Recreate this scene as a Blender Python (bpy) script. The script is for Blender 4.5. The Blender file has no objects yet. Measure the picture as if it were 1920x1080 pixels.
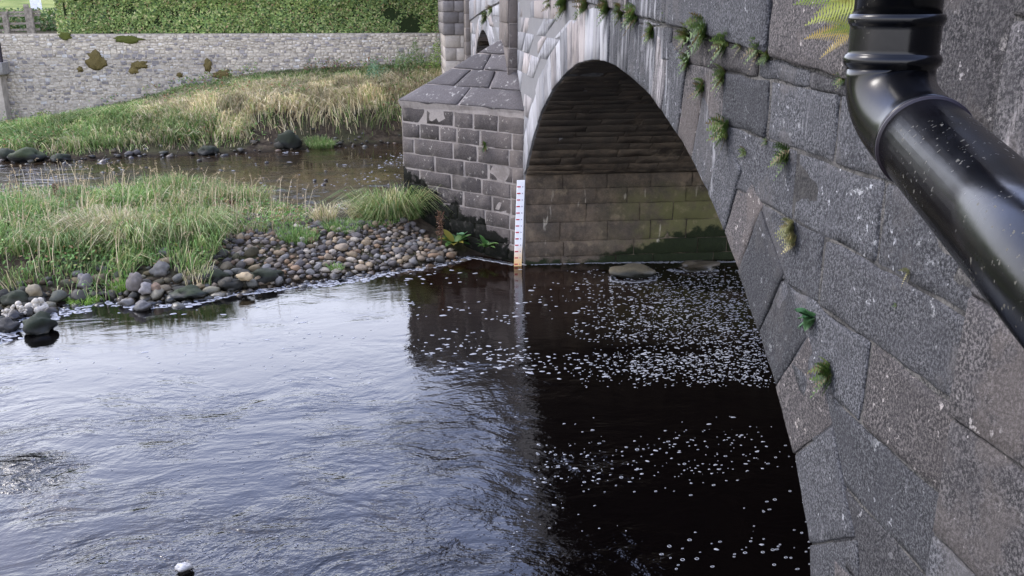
import bpy, math, random
import numpy as np
from mathutils import Matrix, Vector, noise as mn
random.seed(11); rng = np.random.default_rng(11)
S = bpy.context.scene
COL = S.collection

# ------------------------------------------------------------------ camera
H = 3.75; F = 1700.0
th = math.radians(17.0); c_, s_ = math.cos(th), math.sin(th)
yaw = math.atan((960 - 768) / F * c_); cy, sy = math.cos(yaw), math.sin(yaw)
FW = np.array([sy*c_, cy*c_, -s_]); RI = np.array([cy, -sy, 0.0]); UP = np.array([sy*s_, cy*s_, c_])
cam = bpy.data.cameras.new('camera'); co = bpy.data.objects.new('camera', cam); COL.objects.link(co)
cam.sensor_width = 36; cam.lens = F/1920*36; cam.clip_start = .05; cam.clip_end = 3000
m = Matrix(((RI[0], UP[0], -FW[0], 0), (RI[1], UP[1], -FW[1], 0), (RI[2], UP[2], -FW[2], H), (0, 0, 0, 1)))
co.matrix_world = m; S.camera = co

# ------------------------------------------------------------------ light
SUN_EL, SUN_AZ = math.radians(46), math.radians(300)     # azimuth measured clockwise from +Y
W = bpy.data.worlds.new('World'); S.world = W; W.use_nodes = True
nt = W.node_tree; nt.nodes.clear()
out = nt.nodes.new('ShaderNodeOutputWorld'); bg = nt.nodes.new('ShaderNodeBackground')
sky = nt.nodes.new('ShaderNodeTexSky'); sky.sky_type = 'NISHITA'; sky.sun_disc = False
sky.sun_elevation = SUN_EL; sky.sun_rotation = SUN_AZ; sky.dust_density = 3.0; sky.air_density = 1.3; sky.ozone_density = 3.0
hsv = nt.nodes.new('ShaderNodeHueSaturation'); hsv.inputs['Saturation'].default_value = .95
nt.links.new(sky.outputs[0], hsv.inputs['Color']); # thin overcast: an even cloud veil over the blue, paler towards the horizon all round
tc = nt.nodes.new('ShaderNodeTexCoord'); sx = nt.nodes.new('ShaderNodeSeparateXYZ'); nt.links.new(tc.outputs['Generated'], sx.inputs[0])
cr = nt.nodes.new('ShaderNodeValToRGB'); nt.links.new(sx.outputs[2], cr.inputs[0])
cr.color_ramp.elements[0].position = 0; cr.color_ramp.elements[0].color = (.92, .91, 1.0, 1)
for p_, c3 in ((.33, (.86, .85, .99)), (.50, (.36, .41, .72)), (.75, (.22, .26, .48))):
    e_ = cr.color_ramp.elements.new(p_); e_.color = (*c3, 1)
cr.color_ramp.elements[-1].position = 1; cr.color_ramp.elements[-1].color = (.22, .25, .40, 1)
vs_ = nt.nodes.new('ShaderNodeVectorMath'); vs_.operation = 'SCALE'; vs_.inputs[3].default_value = 8.5; nt.links.new(cr.outputs[0], vs_.inputs[0])
mx_ = nt.nodes.new('ShaderNodeMix'); mx_.data_type = 'RGBA'; mx_.inputs[0].default_value = .62; nt.links.new(hsv.outputs[0], mx_.inputs[6]); nt.links.new(vs_.outputs[0], mx_.inputs[7])
nt.links.new(mx_.outputs[2], bg.inputs[0]); nt.links.new(bg.outputs[0], out.inputs[0])
bg.inputs[1].default_value = .15
sd = bpy.data.lights.new('sun', 'SUN'); sd.energy = .5; sd.angle = math.radians(15); sd.color = (1, .97, .93)
so = bpy.data.objects.new('sun', sd); COL.objects.link(so)
dirv = Vector((math.sin(SUN_AZ)*math.cos(SUN_EL), math.cos(SUN_AZ)*math.cos(SUN_EL), math.sin(SUN_EL)))
so.rotation_euler = dirv.to_track_quat('Z', 'Y').to_euler(); so.location = dirv*40
S.view_settings.view_transform = 'Standard'; S.view_settings.look = 'None'; S.view_settings.gamma = 1
S.view_settings.use_curve_mapping = False
S.view_settings.exposure = 2.0

# ------------------------------------------------------------------ rays from pixels of the photograph to points of the place
O = np.array([0, 0, H])
def ray(x, y): return FW*F + RI*(x-960) - UP*(y-540)
def ground(x, y, z=0.0): d = ray(x, y); return O + d*(z-H)/d[2]
def facex(x, y, X=1.63): d = ray(x, y); return O + d*X/d[0]
def atY(x, y, Y): d = ray(x, y); return O + d*Y/d[1]
def atdepth(x, y, D): d = ray(x, y)/F; return O + d*D

# ------------------------------------------------------------------ node helpers
class N:
    def __init__(s, name):
        s.m = bpy.data.materials.new(name); s.m.use_nodes = True; s.t = s.m.node_tree; s.t.nodes.clear()
        s.out = s.n('ShaderNodeOutputMaterial'); s.b = s.n('ShaderNodeBsdfPrincipled'); s.l(s.b.outputs[0], s.out.inputs[0])
        g = s.n('ShaderNodeNewGeometry'); s.pos = g.outputs['Position']; s.normal = g.outputs['Normal']
        x = s.n('ShaderNodeSeparateXYZ'); s.l(s.pos, x.inputs[0]); s.X, s.Y, s.Z = x.outputs
    def n(s, t, **k):
        o = s.t.nodes.new(t)
        for a, v in k.items(): setattr(o, a, v)
        return o
    def l(s, a, b): s.t.links.new(a, b)
    def put(s, i, v):
        if hasattr(v, 'is_output') or hasattr(v, 'links'): s.l(v, i)
        else: i.default_value = v
    def noise(s, scale, detail=4, rough=.55, vec=None, stretch=None, dist=0, off=None):
        v = vec or s.pos
        if stretch or off:
            mp = s.n('ShaderNodeMapping'); s.l(v, mp.inputs[0]); mp.inputs['Scale'].default_value = stretch or (1, 1, 1)
            mp.inputs['Location'].default_value = off or (0, 0, 0); v = mp.outputs[0]
        t = s.n('ShaderNodeTexNoise'); s.l(v, t.inputs['Vector']); t.inputs['Scale'].default_value = scale
        t.inputs['Detail'].default_value = detail; t.inputs['Roughness'].default_value = rough; t.inputs['Distortion'].default_value = dist
        return t.outputs['Fac']
    def vor(s, scale, vec=None, feat='F1', rnd=1.0):
        t = s.n('ShaderNodeTexVoronoi'); t.feature = feat; s.l(vec or s.pos, t.inputs['Vector']); t.inputs['Scale'].default_value = scale
        t.inputs['Randomness'].default_value = rnd
        return t.outputs['Distance']
    def mr(s, v, a, b, c=0.0, d=1.0, smooth=True):
        t = s.n('ShaderNodeMapRange'); t.interpolation_type = 'SMOOTHSTEP' if smooth else 'LINEAR'
        s.put(t.inputs[0], v)
        for i, q in enumerate((a, b, c, d)): s.put(t.inputs[i+1], q)
        return t.outputs[0]
    def math(s, op, a, b=0.0, c=None, clamp=False):
        t = s.n('ShaderNodeMath', operation=op); t.use_clamp = clamp; s.put(t.inputs[0], a); s.put(t.inputs[1], b)
        if c is not None: s.put(t.inputs[2], c)
        return t.outputs[0]
    def mix(s, f, a, b, mode='MIX'):
        t = s.n('ShaderNodeMix', data_type='RGBA', blend_type=mode); s.put(t.inputs[0], f)
        s.put(t.inputs[6], (*a, 1) if isinstance(a, tuple) else a); s.put(t.inputs[7], (*b, 1) if isinstance(b, tuple) else b)
        return t.outputs[2]
    def rand(s): return s.n('ShaderNodeObjectInfo').outputs['Random']
    def attr(s, n='col'):
        a = s.n('ShaderNodeAttribute'); a.attribute_name = n; return a.outputs['Color']
    def scale(s, col, f):
        t = s.n('ShaderNodeVectorMath', operation='SCALE'); s.put(t.inputs[0], (*col,) if isinstance(col, tuple) else col); s.put(t.inputs[3], f); return t.outputs[0]
    def bump(s, h, strength=.5, dist=.01, prev=None):
        t = s.n('ShaderNodeBump'); s.put(t.inputs['Strength'], strength); t.inputs['Distance'].default_value = dist
        s.put(t.inputs['Height'], h)
        if prev is not None: s.l(prev, t.inputs['Normal'])
        return t.outputs[0]
    def fin(s, col=None, rough=.9, nrm=None, spec=.3, **k):
        if col is not None: s.put(s.b.inputs['Base Color'], (*col, 1) if isinstance(col, tuple) else col)
        s.put(s.b.inputs['Roughness'], rough); s.b.inputs['Specular IOR Level'].default_value = spec
        if nrm is not None: s.l(nrm, s.b.inputs['Normal'])
        for a, v in k.items(): s.b.inputs[a].default_value = v
        return s.m

# dark blackened gritstone of the bridge face
def mat_face():
    s = N('bridge_face_stone')
    grain = s.noise(95, 5, .75); mid = s.noise(9, 5, .65); big = s.noise(1.7, 4, .6)
    c = s.mix(s.mr(grain, .42, .62), (.015, .0152, .0165), (.112, .111, .113))
    c = s.mix(s.mr(mid, .38, .68, 0, .55), c, (.042, .0415, .044))
    c = s.mix(s.mr(s.math('MULTIPLY', s.noise(5.5, 6, .7), s.mr(big, .35, .7)), .28, .42, 0, .5), c, (.078, .072, .068))
    # white crust spots
    sp = s.math('MULTIPLY', s.mr(s.noise(30, 3, .6), .63, .70), s.mr(s.noise(3.1, 3, .5, off=(3, 1, 4)), .52, .62))
    c = s.mix(s.math('MULTIPLY', sp, .8), c, (.34, .34, .34))
    bl = s.math('MULTIPLY', s.mr(s.noise(13, 5, .75, off=(2, 8, 1)), .60, .66), s.mr(s.noise(2.4, 3, .6, off=(6, 0, 3)), .52, .60)); c = s.mix(s.math('MULTIPLY', bl, .75), c, (.30, .30, .29))
    # pale lime streaks, thick towards the far half
    st = s.noise(1, 6, .72, stretch=(10, 12, 1.7), dist=.35); far = s.mr(s.Y, 3.2, 10.5, .0, 1)
    near = s.mr(s.noise(1.4, 3, .5, off=(9, 2, 2)), .42, .66, -3, 1)
    a = s.math('ADD', s.math('MULTIPLY', far, .36), s.math('MULTIPLY', near, .04))
    f = s.mr(s.math('ADD', st, a), .60, .80)
    c = s.mix(s.mr(s.Y, 6.0, 11.5, 0, .55), c, (.17, .168, .17)); st2 = s.noise(1, 4, .6, stretch=(10, 22, 1.0), off=(4, 4, 0)); c = s.mix(s.math('MULTIPLY', s.mr(st2, .42, .50), s.mr(s.Y, 5.5, 10, 0, .5)), c, (.045, .045, .05))
    f = s.math('MULTIPLY', f, s.mr(s.Z, 1.2, 2.4, .7, .95))
    c = s.mix(f, c, s.mix(s.noise(4, 3, .5, stretch=(1, 5, .6)), (.19, .19, .20), (.34, .33, .32)))
    r = s.mr(s.rand(), 0, 1, .68, 1.32, False); c = s.scale(c, r); r2 = s.math('FRACT', s.math('MULTIPLY', s.rand(), 7.3)); c = s.mix(s.mr(r2, .5, 1, 0, .55), c, s.mix(1.0, c, (1.25, 1.02, .84), 'MULTIPLY'))
    b = s.bump(s.noise(22, 5, .7), .6, .02); b = s.bump(grain, .75, .006, b)
    return s.fin(c, .88, b, .25)
def mat_cut():
    s = N('cutwater_stone')
    grain = s.noise(70, 5, .7); mid = s.noise(7, 5, .65)
    c = s.mix(s.mr(grain, .35, .7), (.044, .037, .033), (.105, .09, .08))
    c = s.mix(s.mr(mid, .45, .7, 0, .6), c, (.06, .053, .049))
    c = s.scale(c, s.mr(s.rand(), 0, 1, .72, 1.35, False))
    sp = s.math('MULTIPLY', s.mr(s.noise(16, 3, .5), .62, .67), s.mr(s.noise(2.3, 2, .5, off=(1, 7, 4)), .47, .56))
    c = s.mix(s.math('MULTIPLY', sp, .6), c, (.34, .31, .26))
    c = s.mix(s.mr(s.noise(3.3, 6, .7, off=(8, 3, 5)), .5, .68, 0, .6), c, (.15, .13, .11))
    # smooth pale run of lime near the face corner
    c = s.mix(s.math('MULTIPLY', s.mr(s.X, 1.15, 1.55), s.mr(s.noise(5, 4, .6), .35, .6, .2, .75)), c, (.15, .125, .105))
    return c, s, grain
def algae(s, c):
    lim = s.math('ADD', s.math('MULTIPLY_ADD', s.X, -.62, 1.12), s.math('MULTIPLY_ADD', s.noise(3.5, 5, .65), 1.1, -.55))
    f = s.mr(s.math('SUBTRACT', lim, s.Z), -.03, .03)
    drip = s.mr(s.noise(16, 2, .5), .2, .5, .75, 1)
    return s.mix(s.math('MULTIPLY', f, drip), c, s.mix(s.noise(30, 3, .6), (.002, .002, .0015), (.008, .009, .004)))
def mat_cutfull():
    c, s, g = mat_cut(); c = algae(s, c)
    b = s.bump(s.noise(14, 5, .65), .6, .02); b = s.bump(g, .6, .005, b)
    return s.fin(c, .9, b, .2)
def mat_coping():
    s = N('coping_stone'); g = s.noise(80, 5, .7)
    c = s.mix(s.mr(g, .35, .7), (.046, .040, .038), (.10, .09, .086)); c = s.scale(c, s.mr(s.rand(), 0, 1, .8, 1.3, False))
    sp = s.math('MULTIPLY', s.mr(s.noise(12, 4, .6), .57, .66), s.mr(s.noise(2.0, 2, .5), .45, .6)); c = s.mix(s.math('MULTIPLY', sp, .55), c, (.38, .36, .32))
    return s.fin(c, .88, s.bump(g, .6, .008), .3)
def mat_mortar():
    s = N('lime_mortar')
    c = s.mix(s.noise(30, 4, .6), (.20, .175, .15), (.34, .30, .26)); c = s.mix(s.mr(s.noise(2.5, 4, .6), .5, .66, 0, .6), c, (.12, .10, .085))
    c = algae(s, c)
    return s.fin(c, .95, s.bump(s.noise(40, 4, .6), .8, .01), .1)
def mat_facemortar():
    s = N('weathered_mortar')
    c = s.mix(s.mr(s.noise(95, 5, .75), .40, .64), (.022, .0215, .021), (.14, .132, .12)); c = s.mix(s.mr(s.noise(5, 5, .7), .46, .6, 0, .6), c, (.15, .14, .125)); c = s.mix(s.mr(s.noise(2.2, 3, .6, off=(9, 0, 0)), .5, .62, 0, .7), c, (.03, .029, .028))
    c = s.mix(s.mr(s.Y, 5, 11, 0, .85), c, (.20, .195, .19))
    return s.fin(c, .95, s.bump(s.noise(45, 4, .7), .9, .012), .1)
def mat_inner():
    s = N('barrel_stone')
    g = s.noise(60, 5, .7); mid = s.noise(4, 6, .7)
    c = s.mix(s.mr(mid, .35, .68), (.055, .043, .032), (.150, .114, .078)); c = s.scale(c, s.mr(s.rand(), 0, 1, .84, 1.15, False)); c = s.mix(s.mr(s.noise(1.3, 4, .65, off=(2, 5, 5)), .42, .6, 0, .55), c, (.06, .05, .04))
    c = s.mix(s.mr(g, .5, .75, 0, .4), c, (.22, .19, .15))
    c = s.mix(s.mr(s.Z, 1.5, 3.2, 0, .6), c, (.05, .043, .038))  # shade under the crown painted into the stone, darker with height
    # green algae on the lower wall towards the inside of the arch
    gx = s.math('MULTIPLY', s.mr(s.X, 2.6, 3.8), s.mr(s.Z, 1.35, .95)); gn = s.mr(s.noise(2.2, 5, .6), .36, .58)
    c = s.mix(s.math('MULTIPLY', s.math('MULTIPLY', gx, gn), .85), c, (.11, .108, .042))
    gl = s.math('MULTIPLY', s.mr(s.Z, 1.45, 1.2), s.mr(s.noise(5, 5, .6, off=(4, 0, 1)), .55, .7, 0, .5)); c = s.mix(gl, c, (.24, .19, .12))
    # white runs
    dr = s.math('MULTIPLY', s.mr(s.noise(1, 3, .5, stretch=(9, 9, 2.0)), .66, .72), s.mr(s.Z, 1.3, .9, 0, .7)); c = s.mix(dr, c, (.42, .38, .30))
    # dark moss at the water
    lim = s.math('ADD', s.mr(s.X, 2.3, 4.6, .06, .52), s.math('MULTIPLY_ADD', s.noise(5, 5, .6), .5, -.25))
    c = s.mix(s.mr(s.math('SUBTRACT', lim, s.Z), -.04, .05), c, s.mix(s.noise(20, 3, .6), (.006, .009, .004), (.02, .028, .008)))
    b = s.bump(s.noise(10, 6, .7), .8, .03); b = s.bump(g, .5, .006, b)
    return s.fin(c, .9, b, .25)
def mat_innermortar():
    s = N('damp_mortar'); c = s.mix(s.mr(s.noise(4, 4, .6), .4, .65), (.05, .04, .032), (.18, .145, .105))
    return s.fin(c, .95, s.bump(s.noise(30, 4, .7), .8, .01), .1)
def mat_attr(name, rough=.9, amt=.35, sc=25, spec=.2, bumpd=.01, wet=False):
    s = N(name); a = s.attr()
    c = s.mix(s.mr(s.noise(sc, 5, .7), .35, .68, 0, amt), a, s.scale(a, .45)); c = s.mix(s.mr(s.noise(sc*.4, 4, .6, off=(5, 3, 1)), .6, .72, 0, amt), c, s.scale(a, 1.6))
    if wet:
        w = s.mr(s.math('ADD', s.Z, s.math('MULTIPLY_ADD', s.noise(3, 3, .5), .14, -.07)), .02, .12)
        c = s.mix(w, s.scale(c, .38), c); rough = s.mr(w, 0, 1, .25, .85, False); spec = .45
    return s.fin(c, rough, s.bump(s.noise(sc, 5, .7), .6, bumpd), spec)
def mat_leaf(name, rough=.55, trans=.25):
    s = N(name); a = s.attr(); s.fin(a, rough, None, .35)
    t = s.n('ShaderNodeBsdfTranslucent'); s.l(a, t.inputs[0]); mx = s.n('ShaderNodeMixShader'); mx.inputs[0].default_value = trans
    s.l(s.b.outputs[0], mx.inputs[1]); s.l(t.outputs[0], mx.inputs[2]); s.l(mx.outputs[0], s.out.inputs[0]); return s.m
def mat_plain(name, col, rough=.6, spec=.4, n=.25, sc=20):
    s = N(name); c = s.mix(s.mr(s.noise(sc, 4, .6), .3, .7), col, tuple(q*(1-n) for q in col)); return s.fin(c, rough, s.bump(s.noise(sc*2, 4, .6), .2, .004), spec)
RK = ground(45, 885)
def mat_water():
    s = N('river_water')
    deep = s.mix(s.noise(.6, 3, .5), (.0008, .0006, .0007), (.002, .0014, .0013))
    shallow = s.mix(s.mr(s.noise(2.2, 5, .65, stretch=(1, 1.8, 1)), .35, .65), (.012, .008, .0045), (.034, .022, .012))
    fz = s.mr(s.Y, 16.0, 19.5); fz = s.math('MULTIPLY', fz, s.mr(s.X, 4, 1.0))
    red = s.math('MULTIPLY', s.mr(s.Y, 9.5, 13.0), s.mr(s.X, -1.5, .2))
    deep = s.mix(s.math('MULTIPLY', red, .7), deep, (.010, .0042, .0024))
    c = s.mix(fz, deep, shallow)
    wv = s.n('ShaderNodeTexNoise'); s.l(s.pos, wv.inputs['Vector']); wv.inputs['Scale'].default_value = .35; wv.inputs['Detail'].default_value = 3
    ad = s.n('ShaderNodeVectorMath', operation='MULTIPLY_ADD'); s.l(wv.outputs['Color'], ad.inputs[0]); ad.inputs[1].default_value = (1.0, 1.0, 0); s.l(s.pos, ad.inputs[2])
    wp = ad.outputs[0]
    n1 = s.noise(1.7, 5, .5, vec=wp, stretch=(.8, 1.3, 1), dist=.6); n2 = s.noise(7, 4, .55, vec=wp, stretch=(.8, 1.25, 1)); n3 = s.noise(30, 3, .6, vec=wp, stretch=(.8, 1.2, 1))
    # current is livelier downstream of the bar and near the rapid at the left
    liv = s.mr(s.Y, 10.6, 6.0, .13, .9)
    rip = s.mr(s.X, -3.6, -6.0, 0, .5); edge = s.math('MULTIPLY', s.mr(s.noise(.5, 3, .6, off=(2, 2, 0)), .4, .62), .5)
    rk = s.mr(s.math('ADD', s.math('POWER', s.math('SUBTRACT', s.X, float(RK[0])), 2.0), s.math('POWER', s.math('MULTIPLY', s.math('SUBTRACT', s.Y, float(RK[1])), 1.5), 2.0)), .45, .05, 0, 2.6); rip = s.math('ADD', rip, rk)
    patch = s.mr(s.noise(.8, 3, .6, off=(7, 1, 0)), .38, .62, .3, 1.2)
    under = s.mr(s.X, 1.4, 2.2, 1, .35)
    liv = s.math('MULTIPLY', s.math('MULTIPLY', s.math('ADD', liv, rip), patch), under)
    farw = s.math('MULTIPLY', s.mr(s.Y, 16.5, 18.5), s.mr(s.noise(.55, 3, .6, off=(1, 5, 0)), .42, .62, .06, .7)); liv = s.math('MAXIMUM', liv, farw)
    b = s.bump(n1, s.math('MULTIPLY', liv, .62), .12); b = s.bump(n2, s.math('MULTIPLY', liv, .72), .032, b); b = s.bump(n3, s.math('MULTIPLY_ADD', liv, .42, .02), .006, b)
    s.fin(c, .035, b, .5); s.b.inputs['IOR'].default_value = 1.5
    return s.m
def mat_pipe():
    s = N('black_plastic')
    d = s.math('MULTIPLY', s.mr(s.noise(150, 2, .5), .66, .70), s.mr(s.noise(7, 2, .5), .42, .6))
    c = s.mix(d, (.0015, .0015, .002), (.07, .065, .05)); c = s.mix(s.mr(s.noise(12, 4, .6), .5, .8, 0, .10), c, (.02, .022, .02))
    r = s.mr(s.noise(14, 4, .6), .3, .7, .17, .28); r = s.math('MAXIMUM', r, s.math('MULTIPLY', d, .8))
    return s.fin(c, r, s.bump(s.noise(60, 3, .6), .06, .002), .28)
def mat_board():
    s = N('gauge_enamel'); f = s.mr(s.math('ADD', s.Z, s.math('MULTIPLY_ADD', s.noise(9, 3, .6), .2, -.1)), .02, .42)
    return s.fin(s.mix(f, (.85, .55, .24), (.92, .92, .92)), .45, None, .4)
def mat_terrain():
    s = N('earth_and_silt'); n = s.noise(6, 6, .7)
    c = s.mix(s.mr(n, .35, .65), (.030, .022, .014), (.085, .065, .042)); c = s.mix(s.mr(s.noise(1.5, 5, .6), .45, .6, 0, .6), c, (.045, .05, .02))
    c = s.mix(s.mr(s.Z, .12, -.02), c, (.018, .013, .009))
    g = s.mix(s.mr(s.noise(.5, 5, .6), .35, .65), (.10, .14, .03), (.22, .24, .07)); c = s.mix(s.mr(s.Y, 33, 50), c, g)
    return s.fin(c, .95, s.bump(s.noise(12, 6, .7), 1, .04), .1)
M = dict(face=mat_face(), cut=mat_cutfull(), coping=mat_coping(), mortar=mat_mortar(), fmortar=mat_facemortar(), inner=mat_inner(), imortar=mat_innermortar(),
         cobble=mat_attr('river_cobble', amt=.4, wet=True), rubble=mat_attr('limestone_rubble', amt=.5, sc=14), leaf=mat_leaf('leaf_green'), grass=mat_leaf('grass_blade', .6, .3),
         water=mat_water(), pipe=mat_pipe(), board=mat_board(), tick=mat_plain('red_mark', (.55, .03, .05)), digit=mat_plain('grey_mark', (.30, .30, .36)), terrain=mat_terrain(),
         moss=mat_attr('moss', amt=.6, sc=40, bumpd=.03), wood=mat_plain('weathered_wood', (.30, .26, .20), .9, .2, .5, 12), foam=mat_plain('river_foam', (.30, .305, .32), .6, .3, .1),
         froth=mat_plain('cream_froth', (.50, .45, .36), .8, .2, .2, 30), stem=mat_plain('dry_stem', (.10, .05, .03), .9, .2), white=mat_plain('white_paint', (.8, .8, .8)),
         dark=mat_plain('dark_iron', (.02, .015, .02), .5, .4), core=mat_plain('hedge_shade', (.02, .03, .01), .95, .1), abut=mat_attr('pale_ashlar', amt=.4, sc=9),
         asphalt=mat_plain('asphalt', (.05, .05, .05), .9, .2))

# ------------------------------------------------------------------ mesh helpers
def mesh_obj(name, V, Fc, mat, parent=None, col=None, smooth=False, origin=None):
    V = np.asarray(V, float)
    if origin is None: origin = V.mean(0) if len(V) else np.zeros(3)
    origin = np.asarray(origin, float)
    me = bpy.data.meshes.new(name)
    if isinstance(Fc, np.ndarray):
        n, k = Fc.shape; me.vertices.add(len(V)); me.vertices.foreach_set('co', (V-origin).astype(np.float32).ravel())
        me.loops.add(n*k); me.loops.foreach_set('vertex_index', Fc.astype(np.int32).ravel()); me.polygons.add(n)
        me.polygons.foreach_set('loop_start', np.arange(0, n*k, k, dtype=np.int32)); me.polygons.foreach_set('loop_total', np.full(n, k, np.int32)); me.update(calc_edges=True)
    else: me.from_pydata([tuple(v) for v in (V-origin)], [], [tuple(f) for f in Fc]); me.update()
    if col is not None:
        a = me.attributes.new('col', 'FLOAT_COLOR', 'POINT'); cc = np.ones((len(V), 4), np.float32); cc[:, :3] = col; a.data.foreach_set('color', cc.ravel())
    if smooth: me.polygons.foreach_set('use_smooth', np.ones(len(me.polygons), bool))
    me.materials.append(mat)
    o = bpy.data.objects.new(name, me); COL.objects.link(o)
    o.location = origin
    if parent is not None:
        o.parent = parent
        p = Vector((0, 0, 0)); q = parent
        while q is not None: p += q.location; q = q.parent
        o.location = Vector(origin) - p
    return o
def empty(name, loc, label=None, cat=None, group=None):
    o = bpy.data.objects.new(name, None); COL.objects.link(o); o.location = loc; o.empty_display_size = .1
    return tag(o, label, cat, group)
def tag(o, label=None, cat=None, group=None, kind=None):
    if label: o['label'] = label
    if cat: o['category'] = cat
    if group: o['group'] = group
    if kind: o['kind'] = kind
    return o
def box(lo, hi):
    x0, y0, z0 = lo; x1, y1, z1 = hi
    V = [(x0, y0, z0), (x1, y0, z0), (x1, y1, z0), (x0, y1, z0), (x0, y0, z1), (x1, y0, z1), (x1, y1, z1), (x0, y1, z1)]
    return V, [(0, 3, 2, 1), (4, 5, 6, 7), (0, 1, 5, 4), (1, 2, 6, 5), (2, 3, 7, 6), (3, 0, 4, 7)]
def join(parts):
    V = []; Fc = []
    for v, f in parts:
        b = len(V); V += [tuple(q) for q in v]; Fc += [tuple(i+b for i in ff) for ff in f]
    return V, Fc
def prism(poly, ax, a, b):     # polygon in the two other axes, extruded along ax
    n = len(poly); V = []
    for t in (a, b):
        for p in poly:
            v = list(p); v.insert(ax, t); V.append(v)
    Fc = [tuple(range(n))[::-1], tuple(range(n, 2*n))] + [(i, (i+1) % n, n+(i+1) % n, n+i) for i in range(n)]
    return V, Fc
def stone(name, C, nrm, depth, mat, parent, proud=.0, amp=.006, res=.25, edge=.012, gap=.012, seed=0, ragged=.006, maxn=10, col=None):
    """one dressed block: C = 4 corners seen from outside, rounded and roughened face, sides running back into the wall"""
    C = [np.asarray(p, float) for p in C]; nrm = np.asarray(nrm, float); nrm /= np.linalg.norm(nrm)
    cen = sum(C)/4; C = [p + (cen-p)/max(np.linalg.norm(cen-p), 1e-6)*gap*1.35 for p in C]
    lu = np.linalg.norm(C[1]-C[0]); lv = np.linalg.norm(C[3]-C[0])
    nu = int(min(maxn, max(2, round(lu/res)))); nv = int(min(maxn, max(2, round(lv/res))))
    us = np.linspace(0, 1, nu+1); vs = np.linspace(0, 1, nv+1)
    e = min(.3, edge/max(lu, .01)); us = np.concatenate([[0], np.linspace(e, 1-e, nu), [1]]); nu += 1
    e = min(.3, edge/max(lv, .01)); vs = np.concatenate([[0], np.linspace(e, 1-e, nv), [1]]); nv += 1
    V = []; so = Vector((seed*1.7 % 97, seed*.37 % 53, seed*.91 % 71))
    for j, v in enumerate(vs):
        for i, u in enumerate(us):
            p = C[0]*(1-u)*(1-v) + C[1]*u*(1-v) + C[2]*u*v + C[3]*(1-u)*v
            q = Vector(p)
            bd = i in (0, nu) or j in (0, nv)
            d = mn.noise(q*2.3+so)*amp*2.2 + mn.noise(q*9+so)*amp
            if bd:
                w = Vector((mn.noise(q*7+so), mn.noise(q*7-so), mn.noise(q*6+so*2)))*ragged*1.6
                w -= Vector(nrm)*w.dot(Vector(nrm)); p = p + np.array(w); off = proud - edge*.8 + d*.5
                if (i in (0, nu)) and (j in (0, nv)): off -= edge*.4; p = p + (cen-p)*.02
            else: off = proud + d
            V.append(p + nrm*off)
    idx = lambda i, j: j*(nu+1)+i
    Fc = [(idx(i, j), idx(i+1, j), idx(i+1, j+1), idx(i, j+1)) for j in range(nv) for i in range(nu)]
    ring = [idx(i, 0) for i in range(nu)] + [idx(nu, j) for j in range(nv)] + [idx(i, nv) for i in range(nu, 0, -1)] + [idx(0, j) for j in range(nv, 0, -1)]
    b0 = len(V)
    for r in ring: V.append(V[r] - nrm*depth)
    n = len(ring)
    Fc += [(ring[(k+1) % n], ring[k], b0+k, b0+(k+1) % n) for k in range(n)]; Fc.append(tuple(b0+k for k in range(n)))
    o = mesh_obj(name, np.array(V), Fc, mat, parent, col=col)
    fl = np.zeros(len(o.data.polygons), bool); fl[:nu*nv] = True; o.data.polygons.foreach_set('use_smooth', fl)
    return o
_ico = None
def ico(sub=1):
    import bmesh
    bm = bmesh.new(); bmesh.ops.create_icosphere(bm, subdivisions=sub, radius=1); V = np.array([v.co[:] for v in bm.verts]); Fc = np.array([[v.index for v in f.verts] for f in bm.faces]); bm.free(); return V, Fc
ICO1, ICO2, ICO3 = ico(1), ico(2), ico(3)
def rock_verts(base, size, seed, rough=.22, flat=1.0):
    V = base[0].copy(); so = Vector((seed*3.1 % 91, seed*1.3 % 61, seed*.7 % 47))
    f = np.array([1 + mn.noise(Vector(v)*1.1+so)*rough*2 + mn.noise(Vector(v)*2.6+so)*rough for v in V])
    V = V*f[:, None]; r = random.Random(seed); 
    # flatten a few facets so that it is worn but angular
    for k in range(9):
        d = np.array([r.gauss(0, 1) for _ in range(3)]); d /= np.linalg.norm(d); lim = r.uniform(.55, .85); t = V@d; V -= np.outer(np.maximum(t-lim, 0)*.95, d)
    V = V*np.array(size); a = r.uniform(0, 6.28); ca, sa = math.cos(a), math.sin(a)
    V = V@np.array([[ca, -sa, 0], [sa, ca, 0], [0, 0, 1]]).T
    return V
def tube(P, R, seg=20, cap=True):
    P = [np.array(p, float) for p in P]; V = []; Fc = []
    if not hasattr(R, '__len__'): R = [R]*len(P)
    t0 = P[1]-P[0]; t0 /= np.linalg.norm(t0); a = np.cross(t0, [0.3, .9, .2]); a /= np.linalg.norm(a)
    for k, p in enumerate(P):
        t = (P[min(k+1, len(P)-1)]-P[max(k-1, 0)]); t /= np.linalg.norm(t); a = a - t*(a@t); a /= np.linalg.norm(a); b = np.cross(t, a)
        for i in range(seg):
            w = 2*math.pi*i/seg; V.append(p + R[k]*(math.cos(w)*a + math.sin(w)*b))
    for k in range(len(P)-1):
        for i in range(seg): Fc.append((k*seg+i, k*seg+(i+1) % seg, (k+1)*seg+(i+1) % seg, (k+1)*seg+i))
    if cap: Fc.append(tuple(range(seg))[::-1]); Fc.append(tuple(range((len(P)-1)*seg, len(P)*seg)))
    return V, Fc

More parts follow.
